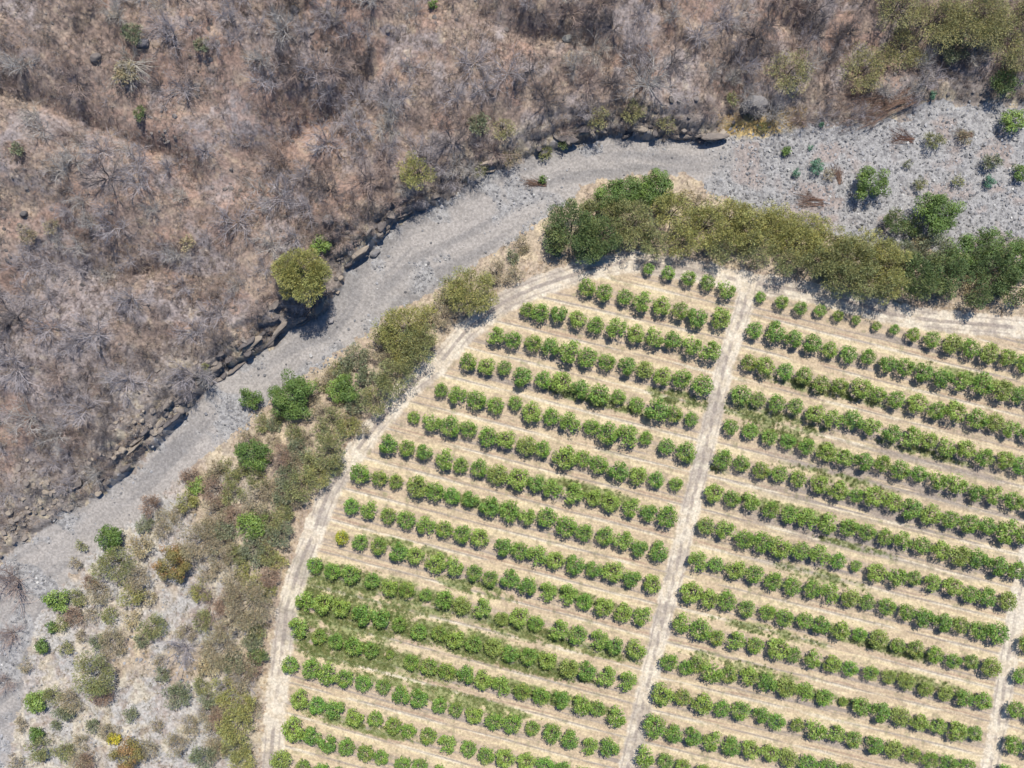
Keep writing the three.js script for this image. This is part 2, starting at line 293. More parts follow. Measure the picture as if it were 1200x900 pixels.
    t = .84 + .2 * n1 + .14 * n0 - smooth * .02;
  }
  if (h > -8 && h < 8) mixc(o, C.gold, (1 - sst(.5, 1, Math.hypot((px - 893) / 58, (py - 141 + (px - 893) * .1) / 17) + (n2 - .5) * .6)) * .85);   // spilled straw
  o[0] *= t; o[1] *= t; o[2] *= t;
}
const TX0 = -128, TX1 = 128, TZ0 = -96, TZ1 = 96;
let groundMap, groundBump;
{
  const w = 2048, hh = 1536, d = new Uint8Array(w * hh * 4), o = [0, 0, 0];
  for (let j = 0; j < hh; j++) for (let i = 0; i < w; i++) {
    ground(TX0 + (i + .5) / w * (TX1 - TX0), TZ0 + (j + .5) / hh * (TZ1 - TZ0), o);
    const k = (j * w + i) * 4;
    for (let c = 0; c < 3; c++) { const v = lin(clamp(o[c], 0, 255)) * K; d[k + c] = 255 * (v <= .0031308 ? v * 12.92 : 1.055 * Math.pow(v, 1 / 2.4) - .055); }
    d[k + 3] = 255;
  }
  groundMap = new THREE.DataTexture(d, w, hh, THREE.RGBAFormat); groundMap.colorSpace = THREE.SRGBColorSpace; groundMap.magFilter = THREE.LinearFilter; groundMap.needsUpdate = true;
  const bw = 1024, b = new Uint8Array(bw * bw * 4);
  for (let j = 0; j < bw; j++) for (let i = 0; i < bw; i++) {
    const v = 255 * (.5 * vn(i / 4, j / 4) + .3 * vn(i / 8 + 5, j / 8) + .2 * vn(i / 2, j / 2 + 9)); const k = (j * bw + i) * 4; b[k] = b[k + 1] = b[k + 2] = v; b[k + 3] = 255;
  }
  groundBump = new THREE.DataTexture(b, bw, bw, THREE.RGBAFormat); groundBump.wrapS = groundBump.wrapT = THREE.RepeatWrapping; groundBump.magFilter = THREE.LinearFilter; groundBump.repeat.set(3.2, 2.4); groundBump.needsUpdate = true;
}
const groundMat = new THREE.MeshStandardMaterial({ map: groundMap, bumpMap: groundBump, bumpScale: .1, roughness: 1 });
const beyondMat = new THREE.MeshStandardMaterial({ color: new THREE.Color().setRGB(...alb(170, 148, 130)), roughness: 1 });

// one terrain, cut into the pieces of ground it is made of
{
  const xs = [], zs = [], step = .62;
  for (let x = -128; x <= 128.01; x += step) xs.push(x); for (let z = -96; z <= 96.01; z += step) zs.push(z);
  const grow = (a) => { let s = 2; let lo = a[0], hi = a[a.length - 1]; const L = [], R = []; while (hi < 900) { hi += s; lo -= s; s *= 1.35; R.push(hi); L.unshift(lo); } return [...L, ...a, ...R]; };
  const X = grow(xs), Z = grow(zs), nx = X.length, nz = Z.length;
  const pos = new Float32Array(nx * nz * 3), nor = new Float32Array(nx * nz * 3), uv = new Float32Array(nx * nz * 2);
  for (let j = 0; j < nz; j++) for (let i = 0; i < nx; i++) {
    const k = j * nx + i, x = X[i], z = Z[j];
    pos[k * 3] = x; pos[k * 3 + 1] = height(x, z); pos[k * 3 + 2] = z;
    uv[k * 2] = (x - TX0) / (TX1 - TX0); uv[k * 2 + 1] = (z - TZ0) / (TZ1 - TZ0);
  }
  for (let j = 0; j < nz; j++) for (let i = 0; i < nx; i++) {
    const k = j * nx + i, i0 = Math.max(0, i - 1), i1 = Math.min(nx - 1, i + 1), j0 = Math.max(0, j - 1), j1 = Math.min(nz - 1, j + 1);
    const dx = (pos[(j * nx + i1) * 3 + 1] - pos[(j * nx + i0) * 3 + 1]) / (X[i1] - X[i0]), dz = (pos[(j1 * nx + i) * 3 + 1] - pos[(j0 * nx + i) * 3 + 1]) / (Z[j1] - Z[j0]);
    const l = 1 / Math.hypot(dx, 1, dz); nor[k * 3] = -dx * l; nor[k * 3 + 1] = l; nor[k * 3 + 2] = -dz * l;
  }
  const kinds = { hillside: [], riverbed: [], bank_ground: [], perimeter_track: [], orchard_lane: [], orchard_ground: [], terrain: [] };
  const cls = (x, z) => {
    if (x < -128 || x > 128 || z < -96 || z > 96) return 'terrain';
    if (dHill(x, z) > 0) return 'hillside';
    if (dSouth(x, z) < 0) return 'riverbed';
    const r = dRoad(x, z);
    if (Math.abs(r) < 2.3) return 'perimeter_track';
    if (r < 0) return 'bank_ground';
    return dLane(x, z) < 2 ? 'orchard_lane' : 'orchard_ground';
  };
  for (let j = 0; j + 1 < nz; j++) for (let i = 0; i + 1 < nx; i++) {
    const a = j * nx + i, b = a + 1, c = a + nx, d = c + 1;
    kinds[cls((X[i] + X[i + 1]) / 2, (Z[j] + Z[j + 1]) / 2)].push(a, c, b, b, c, d);
  }
  for (const [name, idx] of Object.entries(kinds)) {
    const map = new Map(), P = [], N = [], U = [], I = [];
    for (const k of idx) {
      let q = map.get(k);
      if (q === undefined) { q = map.size; map.set(k, q); P.push(pos[k * 3], pos[k * 3 + 1], pos[k * 3 + 2]); N.push(nor[k * 3], nor[k * 3 + 1], nor[k * 3 + 2]); U.push(uv[k * 2], uv[k * 2 + 1]); }
      I.push(q);
    }
    const g = new THREE.BufferGeometry();
    g.setAttribute('position', new THREE.Float32BufferAttribute(P, 3)); g.setAttribute('normal', new THREE.Float32BufferAttribute(N, 3)); g.setAttribute('uv', new THREE.Float32BufferAttribute(U, 2)); g.setIndex(I);
    const m = part(name, g, name === 'terrain' ? beyondMat : groundMat, scene); m.userData.kind = 'structure';
  }
}

// ---------------------------------------------------------------- building blocks: twigs, leaves, rocks
class MB {
  constructor() { this.p = []; this.n = []; this.c = []; this.i = []; }
  twig(a, b, r0, r1, col, sides = 3) {
    const d = new THREE.Vector3().subVectors(b, a).normalize(), u = new THREE.Vector3(Math.abs(d.y) > .9 ? 1 : 0, Math.abs(d.y) > .9 ? 0 : 1, 0).cross(d).normalize(), v = new THREE.Vector3().crossVectors(d, u);
    const o = this.p.length / 3;
    for (let e = 0; e < 2; e++) for (let k = 0; k < sides; k++) {
      const t = k / sides * Math.PI * 2, cx = Math.cos(t), sy = Math.sin(t), q = e ? b : a, r = e ? r1 : r0;
      const nx = u.x * cx + v.x * sy, ny = u.y * cx + v.y * sy, nz = u.z * cx + v.z * sy;
      this.p.push(q.x + nx * r, q.y + ny * r, q.z + nz * r); this.n.push(nx, ny, nz); this.c.push(...col);
    }
    for (let k = 0; k < sides; k++) { const k1 = (k + 1) % sides; this.i.push(o + k, o + k1, o + sides + k, o + k1, o + sides + k1, o + sides + k); }
  }
  leaf(x, y, z, dir, nor, L, Wd, col) {          // a rhombic leaf spray with a midrib fold left out
    const sx = nor.y * dir.z - nor.z * dir.y, sy = nor.z * dir.x - nor.x * dir.z, sz = nor.x * dir.y - nor.y * dir.x, l = Wd / (Math.hypot(sx, sy, sz) || 1), o = this.p.length / 3;
    this.p.push(x - dir.x * L * .5, y - dir.y * L * .5, z - dir.z * L * .5, x + sx * l * .5, y + sy * l * .5, z + sz * l * .5, x + dir.x * L * .5, y + dir.y * L * .5, z + dir.z * L * .5, x - sx * l * .5, y - sy * l * .5, z - sz * l * .5);
    const tx = (dir.y * sz - dir.z * sy), ty = (dir.z * sx - dir.x * sz), tz = (dir.x * sy - dir.y * sx), tl = 1 / (Math.hypot(tx, ty, tz) || 1);   // true normal of the blade
    for (let k = 0; k < 4; k++) { this.n.push(tx * tl, ty * tl, tz * tl); this.c.push(...col); }
    this.i.push(o, o + 2, o + 1, o, o + 3, o + 2);
  }
  geo() {
    const g = new THREE.BufferGeometry();
    g.setAttribute('position', new THREE.Float32BufferAttribute(this.p, 3)); g.setAttribute('normal', new THREE.Float32BufferAttribute(this.n, 3)); g.setAttribute('color', new THREE.Float32BufferAttribute(this.c, 3)); g.setIndex(this.i); return g;
  }
}
const V = (x, y, z) => new THREE.Vector3(x, y, z);
const rdir = (R, up = 0) => { const t = R() * Math.PI * 2, y = R() * 2 - 1, s = Math.sqrt(1 - y * y); return V(Math.cos(t) * s, y + up, Math.sin(t) * s).normalize(); };
const matLeaf = new THREE.MeshStandardMaterial({ vertexColors: true, roughness: .62, side: THREE.DoubleSide });
const matDry = new THREE.MeshStandardMaterial({ vertexColors: true, roughness: .95, side: THREE.DoubleSide });
const matWood = new THREE.MeshStandardMaterial({ vertexColors: true, roughness: .95 });

function crownGeo(R, r, hgt, p) {               // leaves on the skins of many clumps; p: leaf colour, size, count per square metre ...
  const m = new MB(), clumps = [], n = Math.round((p.clumps ?? 14) + r * r * (p.clumpsPerR ?? 1.1));
  for (let k = 0; k < n; k++) {
    const t = R() * Math.PI * 2, ph = Math.acos(lerp(1, p.under ?? -.25, Math.sqrt(R()))), q = lerp(p.q0 ?? .45, p.q1 ?? .78, R()) * (1 + (p.wob ?? .18) * Math.sin(t * 3 + k));
    const cr = r * lerp(p.c0 ?? .24, p.c1 ?? .42, R()) * (r > 3.2 ? .8 : 1);
    const x = Math.cos(t) * Math.sin(ph) * r * q, z = Math.sin(t) * Math.sin(ph) * r * q, y = hgt * .52 + Math.cos(ph) * hgt * .5 * q;
    clumps.push([x, y, z, cr, lerp(.82, 1.18, R()), R()]);
  }
  if (p.core !== false) clumps.push([0, hgt * .5, 0, r * .55, 1, .5]);
  for (const c of clumps) {
    const cnt = Math.round(c[3] * c[3] * 12.5 * (p.dens ?? 2.2) * .5 / (p.L * p.W) * (p.fill ?? .5));
    const base = p.alt && c[5] < p.altShare ? p.alt : p.col;
    for (let k = 0; k < cnt; k++) {
      const d = rdir(R, .25), q = c[3] * (R() < .7 ? lerp(.82, 1.08, R()) : lerp(.4, .85, R()));
      const x = c[0] + d.x * q, y = c[1] + d.y * q * .85, z = c[2] + d.z * q;
      if (y < .08) continue;
      let nor, dir;
      if (p.spray) { dir = rdir(R).multiplyScalar(.55).add(d).add(V(x, y - hgt * .3, z).normalize().multiplyScalar(.5)).normalize(); nor = rdir(R, .6); }
      else { nor = rdir(R).multiplyScalar(.75).add(d).add(V(0, .35, 0)).normalize(); dir = rdir(R); dir.addScaledVector(nor, -dir.dot(nor)).normalize(); }
      const b = c[4] * lerp(.7, 1.3, R()), w = lerp(-.12, .12, R());
      m.leaf(x, y, z, dir, nor, p.L * lerp(.7, 1.3, R()), p.W * lerp(.7, 1.3, R()), [base[0] * b * (1 + w), base[1] * b, base[2] * b * (1 - w)]);
    }
  }
  return m.geo();
}
function stemGeo(R, r, hgt, stems, col, thick) {
  const m = new MB();
  for (let k = 0; k < stems; k++) {
    const t = (k + R() * .6) / stems * Math.PI * 2, a = V(Math.cos(t) * r * .06, -.15, Math.sin(t) * r * .06);
    const b = V(Math.cos(t) * r * .22, hgt * .32, Math.sin(t) * r * .22), c = V(Math.cos(t + .3) * r * .6, hgt * .66, Math.sin(t + .3) * r * .6);
    m.twig(a, b, thick, thick * .7, col, 5); m.twig(b, c, thick * .7, thick * .3, col, 4);
    for (let j = 0; j < 3; j++) { const q = b.clone().lerp(c, R()); m.twig(q, q.clone().add(rdir(R, .5).multiplyScalar(r * .4)), thick * .3, thick * .1, col); }
  }
  return m.geo();
}
function treeStem(R, r, hgt, col) {             // one trunk that forks into limbs
  const m = new MB(), f = V(r * .05, hgt * .26, r * .03);
  m.twig(V(0, -.15, 0), f, .13, .1, col, 6);
  for (let k = 0; k < 5; k++) {
    const t = (k + R() * .5) / 5 * Math.PI * 2, b = V(Math.cos(t) * r * .6, hgt * lerp(.5, .75, R()), Math.sin(t) * r * .6);
    m.twig(f, b, .07, .03, col, 4); const q = f.clone().lerp(b, .6); m.twig(q, q.clone().add(rdir(R, .8).multiplyScalar(r * .35)), .03, .012, col);
  }
  return m.geo();
}
function bareGeo(R, r, hgt, col, dense) {       // leafless shrub: stems fork into limbs, limbs into twigs
  const trunk = new MB(), tw = new MB();
  const n = 5 + Math.round(R() * 3);
  const grow = (a, dir, len, rad, lev) => {
    let p = a, d = dir.clone();
    const segs = lev === 0 ? 3 : 1;
    for (let s = 0; s < segs; s++) {
      d = d.add(rdir(R, .1).multiplyScalar(.28)).normalize();
      const q = p.clone().addScaledVector(d, len / segs); if (q.y < .05) q.y = .05;
      const c = lerp(.8, 1.2, R()); const cc = [col[0] * c, col[1] * c, col[2] * c];
      if (lev === 2) { const e = q.clone().addScaledVector(d, len * .5), mid = p.clone().lerp(e, .5); tw.leaf(mid.x, mid.y, mid.z, d, rdir(R, .5), e.distanceTo(p), rad * 1.5, cc); break; }
      (lev < 1 ? trunk : tw).twig(p, q, rad * (1 - s / segs * .5), rad * (1 - (s + 1) / segs * .5), cc);
      if (lev < 2) { const kids = lev === 0 ? dense : 12; for (let k = 0; k < kids; k++) grow(p.clone().lerp(q, R()), d.clone().add(rdir(R, .25).multiplyScalar(lev ? .8 : .95)).normalize(), len * lerp(.35, .6, R()) * (lev ? 1.1 : 1), rad * .48, lev + 1); }
      p = q;
    }
  };
  for (let k = 0; k < n; k++) {
    const t = (k + R() * .7) / n * Math.PI * 2, o = lerp(.45, 1.2, R());
    grow(V(Math.cos(t) * .08, -.15, Math.sin(t) * .08), V(Math.cos(t) * o * r, hgt * .8, Math.sin(t) * o * r).normalize(), Math.hypot(r * .75, hgt * .7), .045 * Math.sqrt(r), 0);
  }
  return [trunk.geo(), tw.geo()];
}
function rockGeo(R, sx, sy, sz, col, detail = 2, cut = .62) {      // a block split along random planes
  const g0 = new THREE.IcosahedronGeometry(1, detail), p = g0.attributes.position, c = new Float32Array(p.count * 3), ox = R() * 90, oy = R() * 90, pl = [];
  for (let k = 0; k < 11; k++) { const n = rdir(R); pl.push([n.x, n.y, n.z, lerp(cut, .97, R())]); }
  pl.push([.1, .99, .05, cut]);
  for (let i = 0; i < p.count; i++) {
    const x = p.getX(i), y = p.getY(i), z = p.getZ(i);
    let k = 1.05;
    for (const q of pl) { const d = q[0] * x + q[1] * y + q[2] * z; if (d > .05) k = Math.min(k, q[3] / d); }
    k *= 1 + (fbm(x * 2.3 + ox + z, y * 2.3 + oy - z * .6, 2) - .5) * .22;
    p.setXYZ(i, x * k * sx, y * k * sy, z * k * sz);
    const b = lerp(.66, 1.3, fbm(x * 2.2 + ox, (y + z) * 2.2 + oy, 3)); c[i * 3] = col[0] * b; c[i * 3 + 1] = col[1] * b; c[i * 3 + 2] = col[2] * b;
  }
  g0.setAttribute('color', new THREE.BufferAttribute(c, 3)); g0.deleteAttribute('uv'); g0.computeVertexNormals();
  return g0;
}
const matRock = new THREE.MeshStandardMaterial({ vertexColors: true, roughness: .9 });

// ---------------------------------------------------------------- the orchard
const bark = alb(120, 104, 90);
const LEAFG = { a: alb(138, 174, 68), b: alb(124, 165, 62), c: alb(152, 180, 74), d: alb(114, 156, 60), y: alb(190, 190, 50), p: alb(146, 164, 76) };
const orchVar = [];
for (let k = 0; k < 6; k++) {
  const R = rngOf(100 + k);
  const col = k === 4 ? LEAFG.y : k === 5 ? LEAFG.p : [LEAFG.a, LEAFG.b, LEAFG.c, LEAFG.d][k];
  orchVar.push([crownGeo(R, 2, 3.3, { col, alt: alb(156, 178, 84), altShare: .25, L: .32, W: .165, clumps: 26 + k * 2, clumpsPerR: 1, c0: .23, c1: .33, q0: .55, q1: .72, fill: .345, dens: 2.1, wob: .06 }), treeStem(R, 2, 3.3, bark)]);
}
const ORD = ['first', 'second', 'third', 'fourth', 'fifth', 'sixth', 'seventh', 'eighth', 'ninth', 'tenth', 'eleventh', 'twelfth', 'thirteenth', 'fourteenth', 'fifteenth', 'sixteenth', 'seventeenth', 'eighteenth'];
const trees = [];
{
  const R = rngOf(5);
  const add = (rows, block) => rows.forEach((row, ri) => row.forEach((t, ti) => {
    const w = (t[2] ?? D) * lerp(.97, 1.05, R()), r = w * S / 2 * 1.09, hgt = lerp(1.5, 1.75, R()) * Math.max(r, 1);
    const p = at(t[0], t[1], hgt * .5);
    const inFrame = t[0] > -12 && t[0] < 1206 && t[1] < 906;
    trees.push({ p, r, hgt, turn: R() * 6.283, v: t[3] === 'y' ? 4 : t[3] === 'p' ? 5 : R() < .06 ? 5 : (R() * 4) | 0, block, ri, ti, n: row.length, special: t[3], show: inFrame ? (t[0] > 1195 || t[1] > 893 ? r * .4 : r) : 0 });
  }));
  add(rowsA, 'A'); add(rowsB, 'B'); add(rowsC, 'C');
}
{
  const sorted = [...trees].sort((a, b) => (!!b.special - !!a.special) || b.show - a.show), own = new Set(sorted.slice(0, 300)), rest = trees.filter(t => !own.has(t));
  for (const t of trees) if (own.has(t)) {
    const o = new THREE.Group(); o.name = numbered('fruit_tree'); o.position.set(...t.p); o.rotation.y = t.turn;
    o.scale.set(t.r / 2, t.hgt / 3.3, t.r / 2);
    o.rotation.x = (t.turn % .16) - .08; o.scale.x *= 1 + ((t.turn * 7) % .24) - .12;
    part('crown', orchVar[t.v][0], matLeaf, o); part('trunk', orchVar[t.v][1], matWood, o);
    const blk = { A: 'curved-track block', B: 'middle block', C: 'outer block' }[t.block], nth = ORD[t.block === 'A' ? t.n - 1 - t.ti : t.ti];
    const look = t.special === 'y' ? 'small yellow-leaved' : t.special === 'p' ? 'pale thin-leaved' : t.r > 2.65 ? 'extra-wide green' : t.r < 1.75 ? 'small green' : 'green';
    const label = `${look} fruit tree, ${nth} from the lane, ${ORD[t.ri]} row from the hedge, ${blk}`;
    tag(o, label, 'tree', 'fruit trees in the orchard rows');
    scene.add(o);
  }
  const g = mergeGeometries([orchVar[1][0], orchVar[1][1]]);
  const im = new THREE.InstancedMesh(g, matLeaf, rest.length), d = new THREE.Object3D();
  rest.forEach((t, i) => { d.position.set(...t.p); d.rotation.set(0, t.turn, 0); d.scale.set(t.r / 2, t.hgt / 3.3, t.r / 2); d.updateMatrix(); im.setMatrixAt(i, d.matrix); const R = rngOf(i + 9); im.setColorAt(i, new THREE.Color().setRGB(lerp(.9, 1.15, R()), lerp(.9, 1.1, R()), lerp(.9, 1.1, R()))); });
  im.name = 'orchard_trees'; im.castShadow = im.receiveShadow = true;
  tag(im, 'remaining smaller green fruit trees filling the orchard rows', 'trees', null, 'stuff');
  scene.add(im);
}

// ---------------------------------------------------------------- leafy shrubs and trees: [px, py, radius px, kind, label, flatness]
const KIND = {
  green: { col: alb(104, 134, 60), alt: alb(122, 150, 66), altShare: .3, L: .34, W: .18, fill: .62, name: 'green_shrub', words: 'leafy green shrub' },
  bright: { col: alb(136, 166, 74), alt: alb(152, 178, 88), altShare: .3, L: .36, W: .19, fill: .58, name: 'bright_green_shrub', words: 'bright green leafy shrub' },
  dark: { col: alb(112, 136, 80), alt: alb(134, 148, 88), altShare: .4, L: .36, W: .14, spray: true, fill: .42, name: 'dark_green_shrub', words: 'dark green bushy shrub' },
  olive: { col: alb(166, 168, 108), alt: alb(146, 154, 98), altShare: .4, L: .44, W: .11, spray: true, fill: .32, name: 'olive_shrub', words: 'olive feathery thorn shrub' },
  yolive: { col: alb(186, 184, 108), alt: alb(168, 170, 98), altShare: .4, L: .44, W: .11, spray: true, fill: .32, name: 'yellow_olive_shrub', words: 'yellow-olive feathery thorn shrub' },
  scrub: { col: alb(188, 184, 120), alt: alb(166, 164, 110), altShare: .4, L: .44, W: .09, spray: true, fill: .17, name: 'loose_olive_shrub', words: 'loose yellow-olive scrub bush' },
  grey: { col: alb(154, 160, 124), alt: alb(134, 146, 108), altShare: .4, L: .42, W: .12, spray: true, fill: .42, name: 'grey_green_shrub', words: 'grey-green wispy shrub' },
  tan: { col: alb(192, 178, 146), alt: alb(172, 164, 126), altShare: .4, L: .48, W: .08, spray: true, fill: .24, name: 'dry_shrub', words: 'tan half-dry shrub' },
  cream: { col: alb(216, 202, 158), alt: alb(189, 172, 130), altShare: .4, L: .4, W: .12, spray: true, fill: .3, name: 'pale_dry_shrub', words: 'cream-coloured dried shrub' },
  brown: { col: alb(184, 158, 136), alt: alb(166, 142, 122), altShare: .4, L: .46, W: .07, spray: true, fill: .32, name: 'brown_shrub', words: 'reddish brown dried shrub' },
  rusty: { col: alb(150, 140, 78), alt: alb(172, 136, 86), altShare: .4, L: .38, W: .14, fill: .5, name: 'rusty_shrub', words: 'olive shrub with rusty orange leaves' },
  teal: { col: alb(92, 140, 109), alt: alb(114, 162, 128), altShare: .4, L: .26, W: .12, name: 'blue_green_plant', words: 'small blue-green plant' },
  yellow: { col: alb(216, 202, 56), alt: alb(187, 185, 60), altShare: .4, L: .32, W: .18, name: 'yellow_shrub', words: 'yellow-leaved shrub' },
};
